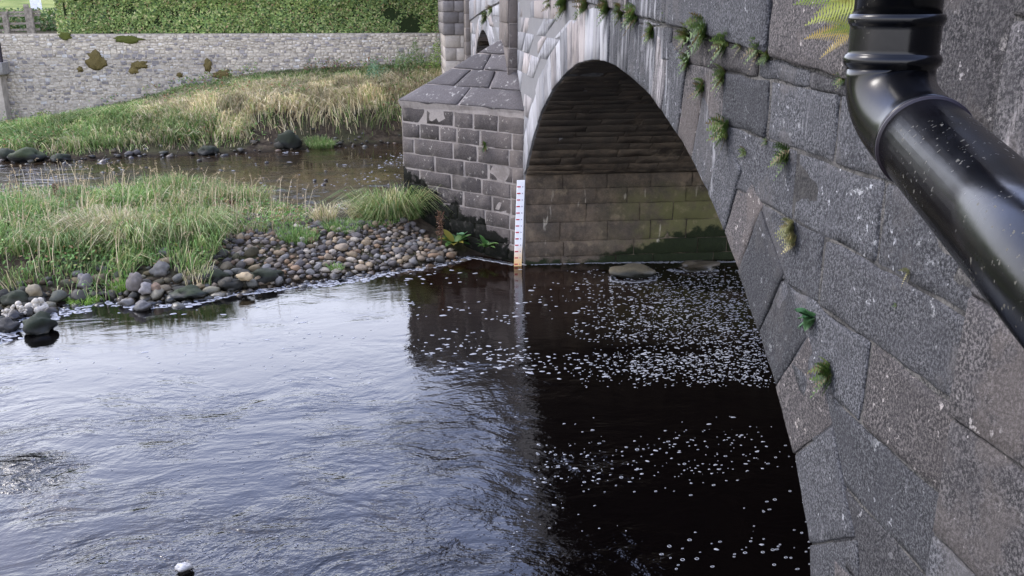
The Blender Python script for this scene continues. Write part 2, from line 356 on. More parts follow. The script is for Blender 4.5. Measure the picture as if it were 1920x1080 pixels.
# ------------------------------------------------------------------ the ground of the place
near_px = [(-420, 625), (-200, 602), (0, 580), (60, 588), (130, 568), (200, 558), (280, 564), (350, 558), (440, 545), (540, 535), (640, 520), (750, 505), (830, 492), (885, 478), (930, 480)]
far_px = [(930, 440), (800, 405), (752, 415), (700, 430), (640, 424), (560, 408), (450, 400), (300, 392), (150, 384), (0, 376), (-200, 370), (-420, 368)]
POLY = np.array([ground(*p)[:2] for p in near_px+far_px])
def sdist(P):
    A = POLY; B = np.roll(POLY, -1, 0); best = np.full(len(P), 1e9); ins = np.zeros(len(P), bool)
    for a, b in zip(A, B):
        ab = b-a; t = np.clip(((P-a)@ab)/(ab@ab), 0, 1); d = np.linalg.norm(P-a-t[:, None]*ab, axis=1); best = np.minimum(best, d)
        cnd = (a[1] > P[:, 1]) != (b[1] > P[:, 1]); xi = a[0] + (P[:, 1]-a[1])/(b[1]-a[1]+1e-12)*(b[0]-a[0]); ins ^= cnd & (P[:, 0] < xi)
    return np.where(ins, best, -best)
SN = [(rng.normal(0, 1, 2)*f, rng.uniform(0, 6.28)) for f in (1, 1, 1.7, 1.7, 3, 3, 5, 5)]
def sn(P, s=1.0): return sum(np.sin(P@k*s+ph)/(1+i//2) for i, (k, ph) in enumerate(SN))/3.0
WY = 31.0
bank_px = [(-300, 306), (0, 302), (130, 303), (250, 294), (400, 290), (500, 284), (640, 275), (752, 268)]
BE = np.array([ground(*p)[:2] for p in bank_px])
base_px = [(-300, 262), (20, 246), (100, 230), (250, 192), (350, 166), (420, 152), (500, 140), (650, 130), (830, 122)]
WB = np.array([atY(x, y, WY)[[0, 2]] for x, y in base_px])
def terrain(P):
    P = np.atleast_2d(P); d = sdist(P)
    z = np.where(d > 0, np.minimum(.02 + d*.30, .34+.05*np.minimum(d, 3)) + sn(P, 2)*.03*np.clip(d*3, 0, 1), np.maximum(-.6, d*.35))
    ey = np.interp(P[:, 0], BE[:, 0], BE[:, 1]) + sn(P*np.array([1, 0]), 2)*.15; t = P[:, 1]-ey
    wb = np.interp(P[:, 0], WB[:, 0], WB[:, 1]); span = np.maximum(WY-ey, 1)
    prof = np.interp(t/span, [-.05, 0, .10, .22, .42, 1], [-.1, 0.0, .10, .30, .62, 1.0])
    zb = np.where(t > -1, prof*np.maximum(wb, .25) + sn(P, 1.6)*.05*np.clip(t, 0, 1), -.6); zb = np.where(t < 0, np.maximum(-.6, t*.15), zb)
    z = np.maximum(z, zb)
    up = P[:, 1] > WY+.35
    hill = 2.98 + np.interp(P[:, 1], [31, 46, 120, 400, 1500], [0, .45, 5.5, 45, 160])
    z = np.where(up, hill, z)
    right = (P[:, 0] > 9) & (P[:, 1] < 30); 
    return z
xs = np.unique(np.concatenate([[-900, -400, -150, -60, -35, -25, -18], np.arange(-16, 2.5, .13), [3, 5, 8, 12, 20, 40, 90, 200, 500, 900]]))
ys = np.unique(np.concatenate([[-60, -20, -5, 2, 6, 9], np.arange(10.5, 31.2, .13), [31.3, 31.34, 31.36, 32, 34, 38, 42, 46, 60, 90, 130, 200, 300, 450, 700, 1500]]))
XX, YY = np.meshgrid(xs, ys); P2 = np.stack([XX.ravel(), YY.ravel()], 1); ZZ = terrain(P2)
nx, ny = len(xs), len(ys); i0 = (np.arange(ny-1)[:, None]*nx + np.arange(nx-1)).ravel()
FF = np.stack([i0, i0+1, i0+nx+1, i0+nx], 1)
g = mesh_obj('ground', np.column_stack([P2, ZZ]), FF, M['terrain'], smooth=True, origin=(0, 0, 0)); tag(g, kind='structure')
# water: one sheet
xs = np.array([-900., -100, -20, 0, 8, 20, 100, 900]); ys = np.array([-300., -20, 0, 10, 20, 31.0])
XX, YY = np.meshgrid(xs, ys); nx, ny = len(xs), len(ys); i0 = (np.arange(ny-1)[:, None]*nx + np.arange(nx-1)).ravel()
w = mesh_obj('river', np.column_stack([XX.ravel(), YY.ravel(), np.zeros(nx*ny)]), np.stack([i0, i0+1, i0+nx+1, i0+nx], 1), M['water'], origin=(0, 0, 0)); tag(w, kind='structure')

# ------------------------------------------------------------------ the bridge
FX = 1.63; BX = 7.0
bridge = empty('stone_bridge', (FX, 13.4, 0), 'dark gritstone road bridge with two arches, its upstream face running along the right', 'bridge')
arch_px = [(985, 325), (1000, 252), (1014, 212), (1030, 175), (1060, 134), (1085, 117), (1110, 110), (1135, 112), (1160, 124), (1190, 147), (1220, 177), (1250, 215), (1280, 260), (1320, 338), (1350, 405), (1380, 482), (1415, 585), (1450, 690), (1480, 795), (1510, 930), (1530, 1075)]
A1 = np.array([facex(x, y)[1:] for x, y in arch_px])          # far spring to near spring (Y, z)
for _ in range(1): A1[1:-1] = .25*A1[:-2] + .5*A1[1:-1] + .25*A1[2:]
A1 = np.vstack([A1, [A1[-1][0]-.05, .9], [A1[-1][0]-.07, -.5]]); A1 = np.vstack([[13.38, -.5], [13.38, 1.40], A1])
def resample(C, n):
    s = np.concatenate([[0], np.cumsum(np.linalg.norm(np.diff(C, axis=0), axis=1))]); q = np.linspace(0, s[-1], n); return np.column_stack([np.interp(q, s, C[:, 0]), np.interp(q, s, C[:, 1])])
# second span: segmental
c2, hs, zc, zs = 21.0, 3.9, 3.34, 1.5; R2 = (hs*hs+(zc-zs)**2)/(2*(zc-zs)); aa = math.asin(hs/R2)
A2 = np.array([[c2+R2*math.sin(t), zc-R2+R2*math.cos(t)] for t in np.linspace(aa, -aa, 30)]); A2 = np.vstack([[A2[0][0], -.5], A2, [A2[-1][0], -.5]])
A2c = A2[1:-1]
def topz(C, Y):      # underside height at Y, -0.5 outside
    o = np.argsort(C[:, 0], kind='stable'); y = C[o, 0]; z = C[o, 1]
    return np.where((Y > C[:, 0].min()-.03) & (Y < C[:, 0].max()+.03), np.interp(Y, y, z), -.5)
strY = np.array([-6, 2.3, 3.33, 4.57, 6.01, 8.64, 11, 13, 15, 17, 20, 26, 34]); strZ = np.array([3.0, 3.40, 3.51, 3.585, 3.68, 3.82, 3.90, 3.93, 3.93, 3.89, 3.78, 3.47, 3.2])
sz = lambda y: float(np.interp(y, strY, strZ))
intr1 = A1[1:-1]; s1 = resample(intr1, 200)
# mortar core of the face wall, both spans, with the barrels behind it
def curve_normals(C):
    t = np.gradient(C, axis=0); t /= np.linalg.norm(t, axis=1)[:, None]; n = np.column_stack([t[:, 1], -t[:, 0]])  # points out of the opening?
    cen = np.array([C[:, 0].mean(), 0]); sgn = np.sign(((C-cen)*n).sum(1)); return n*sgn[:, None]
JB = [s1[:, 0].min(), s1[:, 0].max(), A2[:, 0].min(), A2[:, 0].max()]
yb = np.unique(np.concatenate([[q for q in np.linspace(-6, 26.5, 220) if all(abs(q-j) > .06 for j in JB)], s1[1:-1, 0], A2[2:-2, 0], [JB[0]-.0305, JB[0]-.029, JB[1]+.029, JB[1]+.0305, JB[2]-.0305, JB[2]-.029, JB[3]+.029, JB[3]+.0305]]))
low = np.maximum(topz(s1, yb), topz(A2c, yb)); 
for d in (A1[-2][0], A1[0][0], A2[0][0], A2[-1][0]): pass
def wall_strip(X0, X1):
    V = []; Fc = []
    for y, z in zip(yb, low):
        z = z+.02 if z > 0 else z
        V += [(X0, y, z), (X0, y, sz(y)), (X1, y, sz(y)), (X1, y, z)]
    for i in range(len(yb)-1):
        a = 4*i; b = a+4; Fc += [(a, a+1, b+1, b), (a+1, a+2, b+2, b+1), (a+2, a+3, b+3, b+2), (a+3, a, b, b+3)]
    return V, Fc
spand = mesh_obj('spandrel_wall', *wall_strip(FX-.001, FX+.5), M['fmortar'], bridge)
V, Fc = wall_strip(BX-.5, BX); mesh_obj('rear_spandrel_wall', V, Fc, M['fmortar'], bridge)
V = []; 
for y in yb: V += [(FX+.5, y, sz(y)-.01), (BX-.5, y, sz(y)-.01), (FX+.5, y, sz(y)-.15), (BX-.5, y, sz(y)-.15)]
mesh_obj('road_deck', V, [q for i in range(len(yb)-1) for q in ((4*i, 4*i+1, 4*i+5, 4*i+4), (4*i+2, 4*i+6, 4*i+7, 4*i+3))], M['asphalt'], bridge)
def barrel(C, name):
    n = curve_normals(C); V = []; k = len(C)
    for off in (.003, .25):
        for X in (FX+.03, BX-.03):
            for p, q in zip(C, n): V.append((X, p[0]+q[0]*off, p[1]+q[1]*off))
    Fc = []
    for i in range(k-1):
        Fc += [(i, i+1, k+i+1, k+i), (2*k+i, 3*k+i, 3*k+i+1, 2*k+i+1), (i, 2*k+i, 2*k+i+1, i+1), (k+i, k+i+1, 3*k+i+1, 3*k+i)]
    return mesh_obj(name, V, Fc, M['imortar'], bridge)
bar1 = barrel(np.vstack([s1, A1[-1]]), 'arch_barrel'); bar2 = barrel(A2, 'arch_barrel')

# voussoirs of both arches
def voussoirs(C, n, T, seed, jit=.12):
    s = np.concatenate([[0], np.cumsum(np.linalg.norm(np.diff(C, axis=0), axis=1))]); L = s[-1]; nr = curve_normals(C)
    q = np.linspace(0, L, n+1); r = random.Random(seed); q[1:-1] += np.array([r.uniform(-jit, jit) for _ in range(n-1)])*L/n
    P = lambda t: np.array([np.interp(t, s, C[:, 0]), np.interp(t, s, C[:, 1])])
    Nn = lambda t: np.array([np.interp(t, s, nr[:, 0]), np.interp(t, s, nr[:, 1])])
    for k in range(n):
        a, b = q[k], q[k+1]; th_ = T*r.uniform(.92, 1.1); pa, pb = P(a), P(b); na, nb = Nn(a), Nn(b)
        ta = pa+na*th_; tb = pb+nb*th_; mid = P((a+b)/2)
        def cl(p): 
            lim = sz(p[0])-.012
            return np.array([p[0], min(p[1], lim)])
        ta, tb = cl(ta), cl(tb)
        if min(ta[1]-pa[1], 9) > -1:
            near = 1 if pa[0] < 7 else 0
            # corners seen from outside (-X): far side is left
            stone('voussoir', [(FX, pa[0], pa[1]), (FX, pb[0], pb[1]), (FX, tb[0], tb[1]), (FX, ta[0], ta[1])], (-1, 0, 0), .42, M['face'], spand, proud=.010+r.uniform(-.002, .006), amp=.005 if near else .004,
                  res=.035 if near else .12, maxn=14 if near else 4, gap=.004, edge=.006, ragged=.005, seed=seed+k)
voussoirs(s1, 34, .44, 100); voussoirs(resample(A2[1:-1], 60), 26, .40, 300)
# spandrel courses clipped to the ring
def ring_y(C, z, side, T=.22):     # Y of the middle of the ring at height z on the given side (+1 far)
    nr = curve_normals(C); R = C+nr*T; top = R[:, 1].argmax(); seg = R[:top+1] if side > 0 else R[top:]
    o = np.argsort(seg[:, 1]); return float(np.interp(z, seg[o, 1], seg[o, 0]))
def spandrel(y0, y1, Cleft, Cright, zs_, seed, near):
    """stones between y0 and y1; Cleft/Cright the arches that bound it (ring clips)"""
    r = random.Random(seed); z = zs_[0]
    for zi, (za, zb) in enumerate(zip(zs_[:-1], zs_[1:])):
        f0 = (lambda z: ring_y(Cleft, z, +1)) if Cleft is not None else (lambda z: y0)
        f1 = (lambda z: ring_y(Cright, z, -1)) if Cright is not None else (lambda z: y1)
        a0, a1, b0, b1 = f0(za), f0(zb), f1(za), f1(zb)
        L0 = b0-a0; L1 = b1-a1
        if L0 <= .1: continue
        n = max(1, round(max(L0, .3)/r.uniform(.55, .8))); cuts = [0]+[min(1, max(0, (k+r.uniform(-.22, .22))/n)) for k in range(1, n)]+[1]
        for k in range(n):
            ua, ub = cuts[k], cuts[k+1]
            p = [(FX, a0+(b0-a0)*ub, za), (FX, a0+(b0-a0)*ua, za), (FX, a1+(b1-a1)*ua, zb), (FX, a1+(b1-a1)*ub, zb)]
            p = [(x, y, min(zz, sz(y)-.012)) for x, y, zz in p]
            if p[2][2]-p[1][2] < .04 and p[3][2]-p[0][2] < .04: continue
            stone('stone', p, (-1, 0, 0), .3, M['face'], spand, proud=r.uniform(-.004, .008), amp=.007 if near else .004, res=.035 if near else .15, maxn=18 if near else 4, gap=.004, edge=.006, ragged=.006, seed=seed+zi*17+k)
zz = [-.3, .05, .38, .70, 1.02, 1.36, 1.66, 1.98, 2.28, 2.60, 2.88, 3.18, 3.45, 3.66, 3.84]
# near spandrel: from the near pilaster (Y=2.33) to the ring of the first arch
for i in range(len(zz)-1):
    pass
def near_sp():
    r = random.Random(5)
    for i, (za, zb) in enumerate(zip(zz[:-1], zz[1:])):
        b0, b1 = ring_y(s1, za, -1), ring_y(s1, zb, -1); a = 2.33
        if za > 3.5: b0 = max(b0, 6.2)
        b1 = max(b1, b0) if za > 3.3 else b1
        L = b0-a; n = max(1, round(L/.72)); cuts = [0]+[(k+(.3 if i % 2 else -.15)+r.uniform(-.12, .12))/n for k in range(1, n)]+[1]
        for k in range(n):
            ya0, yb0 = a+L*cuts[k], a+L*cuts[k+1]; L1 = b1-a
            ya1 = a+L1*cuts[k] if k and k == n-1 and False else ya0
            yb1 = b1 if k == n-1 else yb0
            p = [(FX, yb0, za), (FX, ya0, za), (FX, ya1, zb), (FX, yb1, zb)]
            p = [(x, y, min(z, sz(y)-.014)) for x, y, z in p]
            if p[2][2]-p[1][2] < .03 and p[3][2]-p[0][2] < .03: continue
            stone('stone', p, (-1, 0, 0), .3, M['face'], spand, proud=r.uniform(.004, .012), amp=.0045, res=.035, maxn=20, gap=.009, edge=.008, ragged=.013, seed=600+i*17+k)
near_sp()
# between the arches over the pier
spandrel(0, 0, s1, A2, [1.36, 1.66, 1.98, 2.28, 2.60, 2.88, 3.18, 3.45, 3.66, 3.88], 900, False)
spandrel(0, 25.6, A2, None, [.3, .7, 1.02, 1.36, 1.66, 1.98, 2.28, 2.60, 2.88, 3.18, 3.45], 1200, False)

# parapet: tall blocks standing slightly proud above the string line
parapet = mesh_obj('parapet', *join([prism([(y, sz(y)+.004) for y in strY[::1]] + [(y, sz(y)+1.08) for y in strY[::-1]], 0, X0, X1) for X0, X1 in ((FX+.0, FX+.36), (BX-.36, BX))]), M['fmortar'], bridge)
pj = [-3.2, -2.2, -1.1, -.1, .9, 2.33, facex(1690, 180)[1], facex(1450, 80)[1], facex(1255, 40)[1], 6.9, 7.9, 8.9, 9.9, 10.8, 11.8, 12.8, 13.6, 14.3]
r = random.Random(8)
for a, b in list(zip(pj[:-1], pj[1:])) + [(15.7+k*.9, 15.7+(k+1)*.9) for k in range(12)]:
    for h0, h1 in ((0.004, .52), (.52, .96)):
        near = b < 7; dy = 0 if h0 < .1 else -.3*min(1, b-a)
        if near and h0 > .1 and b < 1: continue
        stone('stone', [(FX-.02, b, sz(b)+h0), (FX-.02, a, sz(a)+h0), (FX-.02, a, sz(a)+h1), (FX-.02, b, sz(b)+h1)], (-1, 0, 0), .3, M['face'], parapet, proud=.012+r.uniform(-.003, .006), amp=.007, res=.04 if near else .2, maxn=20 if near else 4, gap=.008, ragged=.008, seed=int(700+a*13+h0*7))
for k in range(34):
    y = -3+k*.9; stone('coping_stone', [(FX-.06, y, sz(y)+1.2), (FX+.42, y, sz(y)+1.2), (FX+.42, y+.9, sz(y+.9)+1.2), (FX-.06, y+.9, sz(y+.9)+1.2)][::-1], (0, 0, 1), .2, M['face'], parapet, amp=.01, res=.3, maxn=3, seed=800+k)

# pilasters (near and far) and pier walls
def pilaster(y0, y1, X, zlo, zhi, seed, near):
    core = mesh_obj('pilaster', *box((X+.014, y0+.01, zlo), (FX+.2, y1-.01, zhi)), M['fmortar'] if near else M['mortar'], bridge)
    r = random.Random(seed); z = zlo; k = 0
    while z < zhi-.1:
        h = r.uniform(.30, .42); z2 = min(zhi, z+h); k += 1
        stone('stone', [(X, y1, z), (X, y0, z), (X, y0, z2), (X, y1, z2)], (-1, 0, 0), .1, M['face'] if near else M['cut'], core, proud=r.uniform(0, .006), amp=.006, res=.05 if near else .2, maxn=14 if near else 4, gap=.007, seed=seed+k)
        # side that faces along the wall towards the camera (far) or away (near)
        ys_, nn = (y0, -1) if not near else (y1, 1)
        c = [(X+.012, ys_, z), (FX+.05, ys_, z), (FX+.05, ys_, z2), (X+.012, ys_, z2)]
        stone('stone', c if nn < 0 else c[::-1], (0, nn, 0), .08, M['face'] if near else M['cut'], core, proud=.0, amp=.004, res=.06, maxn=5, gap=.006, seed=seed+k+50)
        z = z2
pilaster(1.35, 2.33, FX-.07, 0, 4.6, 2000, True)
pilaster(14.3, 15.7, 1.485, 2.5, 5.0, 2100, False)

# inner wall of the far pier below the springing, and barrel stones of the far half
pier = mesh_obj('pier_wall', *box((FX+.03, 13.395, -.5), (BX-.03, A2[-1][0]-.02, 1.40)), M['imortar'], bridge)
mesh_obj('near_abutment', *box((FX+.03, 1.4, -.5), (BX-.03, A1[-2][0]-.02, 1.2)), M['imortar'], bridge)
r = random.Random(21); hs_ = [-.25, .12, .36, .66, .94, 1.18, 1.40]
for j, (za, zb) in enumerate(zip(hs_[:-1], hs_[1:])):
    x = FX+.02; 
    while x < BX-.1:
        x2 = min(BX-.03, x+r.uniform(.45, 1.1))
        if BX-.03-x2 < .2: x2 = BX-.03
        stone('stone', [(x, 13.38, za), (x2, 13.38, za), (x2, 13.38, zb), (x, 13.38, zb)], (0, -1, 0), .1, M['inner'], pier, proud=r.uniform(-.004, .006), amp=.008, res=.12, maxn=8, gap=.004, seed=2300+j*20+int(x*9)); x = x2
half = s1[:s1[:, 1].argmax()+8]; Lh = np.concatenate([[0], np.cumsum(np.linalg.norm(np.diff(half, axis=0), axis=1))]); nh = curve_normals(s1)[:len(half)]
PT = lambda t: np.array([np.interp(t, Lh, half[:, 0]), np.interp(t, Lh, half[:, 1])])
t = 0; j = 0
while t < Lh[-1]-.05:
    h = r.uniform(.17, .25); t2 = min(Lh[-1], t+h); pa, pb = PT(t), PT(t2); k = int(np.searchsorted(Lh, (t+t2)/2)); nn = -nh[min(k, len(nh)-1)]
    x = FX+.02+(.0); first = True
    while x < BX-.1:
        x2 = min(BX-.03, x+r.uniform(.30, .85))
        if BX-.03-x2 < .2: x2 = BX-.03
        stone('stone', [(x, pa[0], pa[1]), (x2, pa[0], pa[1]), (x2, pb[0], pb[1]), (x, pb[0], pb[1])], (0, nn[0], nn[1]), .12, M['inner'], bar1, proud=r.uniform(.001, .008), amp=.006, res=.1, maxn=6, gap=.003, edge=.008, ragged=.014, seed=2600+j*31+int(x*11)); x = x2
    t = t2; j += 1
# projecting springer ledge
stone('springer_stone', [(FX+.12, 13.37, 1.40), (FX+.62, 13.37, 1.40), (FX+.62, 13.30, 1.52), (FX+.12, 13.30, 1.52)], (0, -1, -.15), .1, M['inner'], bar1, proud=.04, amp=.01, res=.1, maxn=5, seed=77)

# cutwater
CA = np.array([1.63, 13.45]); CB = np.array([-.19, 15.3]); CC = np.array([1.63, 17.1]); ZC = 2.24
cut = mesh_obj('cutwater', *prism([tuple(CA+[.003, .002]), (1.63+.2, 13.6), (1.83, 17.0), tuple(CC+[.003, -.002]), tuple(CB+[.005, 0])], 2, -.5, ZC+.05), M['mortar'], bridge)
e = (CB-CA); L = np.linalg.norm(e); u = e/L; nrm = np.array([u[1], -u[0]]); nrm = nrm*(-1 if nrm@np.array([-1, -1]) < 0 else 1)
P3 = lambda s, z: np.array([*(CA+u*s), z])
zc_ = [-.3, .02, .27, .50, .74, .99, 1.23, 1.48, 1.74, 1.99, ZC]
cuts = [[0, .2, .9, 1.5, 2.1], [0, .28, .8, 1.3, 1.9], [0, .22, 1.0, 1.55, 2.15], [0, .27, .75, 1.35, 2.0], [0, .22, .62, 1.25, 1.8], [0, .26, .85, 1.5, 2.2], [0, .22, .72, 1.2, 1.85], [0, .27, .95, 1.45, 2.3], [0, .22, .85, 1.35, 1.75, 2.2], [0, .5, 1.0, 1.4, 2.05]]
r = random.Random(31)
for j, (za, zb) in enumerate(zip(zc_[:-1], zc_[1:])):
    cc = [q+r.uniform(-.03, .03) if q else 0 for q in cuts[j]]+[L]
    for a, b in zip(cc[:-1], cc[1:]):
        stone('stone', [P3(b, za), P3(a, za), P3(a, zb), P3(b, zb)], (*nrm, 0), .1, M['cut'], cut, proud=r.uniform(.0, .010), amp=.006, res=.09, maxn=7, gap=.017 if a > .05 else .010, ragged=.011, edge=.008, seed=3000+j*11+int(a*7))
    # far flank
    uf = (CC-CB)/np.linalg.norm(CC-CB); nf = np.array([uf[1], -uf[0]]); nf = nf*(-1 if nf@np.array([-1, 1]) < 0 else 1); Lf = np.linalg.norm(CC-CB); Pf = lambda s, z: np.array([*(CB+uf*s), z])
    for k in range(4): stone('stone', [Pf((k+1)*Lf/4, za), Pf(k*Lf/4, za), Pf(k*Lf/4, zb), Pf((k+1)*Lf/4, zb)], (*nf, 0), .1, M['cut'], cut, amp=.004, res=.5, maxn=2, gap=.013, seed=3300+j*5+k)
# sloping coping of the cutwater
AP = np.array([1.47, 15.3, 3.30]); A3 = np.array([*(CA+nrm*.05), ZC+.10]); A3[0] = 1.655; B3 = np.array([*(CB+np.array([-.06, -.0])), ZC+.10]); C3 = np.array([1.655, 17.2, ZC+.10])
core = mesh_obj('coping', [tuple(A3+[.02, .03, -.1]), tuple(B3+[.05, 0, -.1]), tuple(C3+[.02, -.03, -.1]), (1.66, 13.6, ZC+.1), (1.66, 15.3, 3.30)] + [tuple(B3+[.012, 0, 0]), tuple(AP-[0, 0, .0]), tuple(A3+[0, .01, 0]), tuple(C3+[0, -.01, 0])],
                [(0, 1, 2), (7, 0, 1, 5), (5, 1, 2, 8), (7, 5, 6), (5, 8, 6), (7, 6, 4), (8, 4, 6)], M['mortar'], bridge)
def slope_stones(A, B, T, flip, seed):
    nrm_ = np.cross(B-A, T-A); nrm_ /= np.linalg.norm(nrm_); nrm_ = nrm_*(1 if nrm_[2] > 0 else -1)
    fr = [0, .27, .53, .77, 1.0]; splits = [[0, .50, 1], [0, .32, .68, 1], [0, .52, 1], [0, 1]]
    # right edge of the slope runs along the face from A up to where it meets the pilaster, left edge is the ridge to T
    Rt = np.array([1.645, 14.28, 2.86]) if not flip else np.array([1.645, 16.1, 2.86]); Ta = T
    def pt(f, s):      # f: 0 bottom .. 1 top, s: 0 at A side, 1 at the ridge
        z = A[2]+(T[2]-A[2])*f; lr = B+(T-B)*f
        g_ = (z-A[2])/(Rt[2]-A[2]); 
        if g_ <= 1: rr = A+(Rt-A)*g_
        else: rr = Rt+(T-Rt)*((z-Rt[2])/(T[2]-Rt[2]))
        return rr+(lr-rr)*s
    for i in range(4):
        for a, b in zip(splits[i][:-1], splits[i][1:]):
            q = [pt(fr[i], b), pt(fr[i], a), pt(fr[i+1], a), pt(fr[i+1], b)]
            if flip: q = q[::-1]
            stone('coping_stone', q, nrm_, .10, M['coping'], core, proud=.011+random.Random(seed+i).uniform(-.003, .006), amp=.006, res=.1, maxn=7, gap=.017, ragged=.012, edge=.01, seed=seed+i*5+int(a*9))
slope_stones(A3, B3, AP, False, 3500); slope_stones(C3, B3, AP, True, 3600)

# far abutment: pale lower wall with darker courses above, beside the river wall
ab = mesh_obj('abutment', *box((.99, 26.42, -.5), (FX+.3, 31.0, 5.1)), M['mortar'], bridge)
zq = [.6, 1.0, 1.35, 1.7, 2.05, 2.4, 2.75, 3.10, 3.42, 3.72, 4.02, 4.35, 4.7, 5.08]
r = random.Random(41)
for j, (za, zb) in enumerate(zip(zq[:-1], zq[1:])):
    dark = za > 3.05; X0 = .93 if dark else .97; m_ = M['abut']
    cs = [X0, X0+(.30 if j % 2 else .42), 1.60]
    for a, b in zip(cs[:-1], cs[1:]):
        cc = np.array((.19, .17, .15) if dark else (.42, .37, .30))*r.uniform(.8, 1.15)
        stone('stone', [(a, 26.4, za), (b, 26.4, za), (b, 26.4, zb), (a, 26.4, zb)], (0, -1, 0), .1, m_, ab, proud=.03 if dark else .0, amp=.004, res=.3, maxn=3, gap=.008, seed=4000+j, col=cc)
    for k in range(4): stone('stone', [(X0, 26.4+(k+1)*1.13, za), (X0, 26.4+k*1.13, za), (X0, 26.4+k*1.13, zb), (X0, 26.4+(k+1)*1.13, zb)], (-1, 0, 0), .1, m_, ab, proud=.01, amp=.004, res=.5, maxn=2, gap=.008, seed=4100+j*4+k, col=np.array((.36, .32, .27) if not dark else (.2, .18, .16))*r.uniform(.8, 1.1))
pe = mesh_obj('end_pilaster', *box((1.50, 25.6, -.3), (1.66, 26.38, 5.2)), M['mortar'], bridge)
for k in range(15): 
    z = -.3+k*.36
    for q, n_ in (([(1.49, 26.38, z), (1.49, 25.6, z), (1.49, 25.6, z+.36), (1.49, 26.38, z+.36)], (-1, 0, 0)), ([(1.50, 25.59, z), (1.64, 25.59, z), (1.64, 25.59, z+.36), (1.50, 25.59, z+.36)], (0, -1, 0))):
        stone('stone', q, n_, .05, M['abut'], pe, amp=.004, res=.3, maxn=2, gap=.006, seed=4300+k, col=np.array((.21, .18, .15))*r.uniform(.75, 1.2))

# ------------------------------------------------------------------ gauge board at the corner of the pier
gb = ground(967, 493.5); gx = 1.575; gy = 13.40
gt_ = atY(977, 337, gy-.01)[2]
gauge = empty('gauge_board', (gx, gy, 0), 'white river level gauge board with red tick marks fixed upright at the pier corner', 'gauge board')
lean = lambda z: gx-.045+.045*z/1.3
V = []
for z in (-.35, gt_):
    for dx, dy in ((-.058, 0), (.058, 0), (.058, .03), (-.058, .03)): V.append((lean(z)+dx, gy-.07+dy, z))
mesh_obj('board', V, [(3, 2, 1, 0), (4, 5, 6, 7), (0, 1, 5, 4), (1, 2, 6, 5), (2, 3, 7, 6), (3, 0, 4, 7)], M['board'], gauge)
for k in range(14):
    z = gt_-.095-.1*k
    if z < -.02: continue
    mesh_obj('tick_mark', *box((lean(z)-.055, gy-.075, z-.009), (lean(z)-.002, gy-.0705, z+.009)), M['tick'], gauge)
    mesh_obj('digit_mark', *join([box((lean(z)+.022, gy-.074, z-.010), (lean(z)+.030, gy-.0705, z+.010)), box((lean(z)+.034, gy-.074, z-.010), (lean(z)+.038, gy-.0705, z+.004))]), M['digit'], gauge)
for z in (.3, 1.1): mesh_obj('fixing_bracket', *box((lean(z)-.03, gy-.04, z-.02), (lean(z)+.03, gy+.08, z+.02)), M['dark'], gauge)

# ------------------------------------------------------------------ black drainpipe close to the camera
D0 = 1.19; top = atdepth(1678, -260, 1.21); 
pc = atdepth(1677, 72, D0); ax = np.array([0, 0, 1.0])
pj_ = pc.copy()
zof = lambda y: (lambda d: (O+d*(np.hypot(pc[0], pc[1])/np.hypot(d[0], d[1])))[2])(ray(1677, y))
pipe = empty('drainpipe', tuple(pc), 'glossy black plastic drainpipe close up at top right, bent through an elbow', 'drainpipe')
X_, Y_ = pc[0], pc[1]; z35, z110 = zof(36), zof(112)
mesh_obj('upper_pipe', *tube([(X_, Y_, z35-.01), (X_, Y_, z35+.1), (X_, Y_, z35+.9)], .054, 40), M['pipe'], pipe, smooth=True)
def ringprof(z, R, h): return [(z-h, R*.93), (z-h*.6, R*.99), (z, R*1.02), (z+h*.6, R*.99), (z+h, R*.93)]
prof = [(z35+.007, .0545), (z35+.006, .0585), (z35, .0605), (z35-.006, .0585), (z35-.0075, .0572), (z35-.009, .0565), (z35-.013, .0565), ((z35+z110)/2, .0566), (z110+.013, .0566), (z110+.009, .0566), (z110+.0075, .0573), (z110+.006, .0595), (z110, .0620), (z110-.006, .0600), (z110-.010, .0560), (z110-.016, .0555)]
mesh_obj('socket_collar', *tube([(X_, Y_, z) for z, R in prof], [R for z, R in prof], 48), M['pipe'], pipe, smooth=True)
E0 = np.array([X_, Y_, z110-.012]); L2 = atdepth(1975, 515, .78); L1 = atdepth(1735, 268, 1.10)
dl = (L2-L1)/np.linalg.norm(L2-L1)
# arc from E0 heading down to the lower pipe line
def bez(a, b, c, d, n): 
    t = np.linspace(0, 1, n)[:, None]; return (1-t)**3*a+3*(1-t)**2*t*b+3*(1-t)*t*t*c+t**3*d
pts = bez(E0, E0-[0, 0, .055], L1-dl*.055, L1, 16)
mesh_obj('elbow', *tube(list(pts), [.0560]*14+[.0575, .0578], 48), M['pipe'], pipe, smooth=True)
mesh_obj('lower_pipe', *tube([L1-dl*.01, L1+dl*.002, L1+dl*.0021, L2, L2+dl*.7], [.0535, .0535, .0552, .0552, .0552], 48), M['pipe'], pipe, smooth=True)
for f in (.3,):
    p = L1+dl*.0005; mesh_obj('joint_seal', *tube([p-dl*.001, p+dl*.003], [.0583, .0583], 40), M['dark'], pipe, smooth=True)

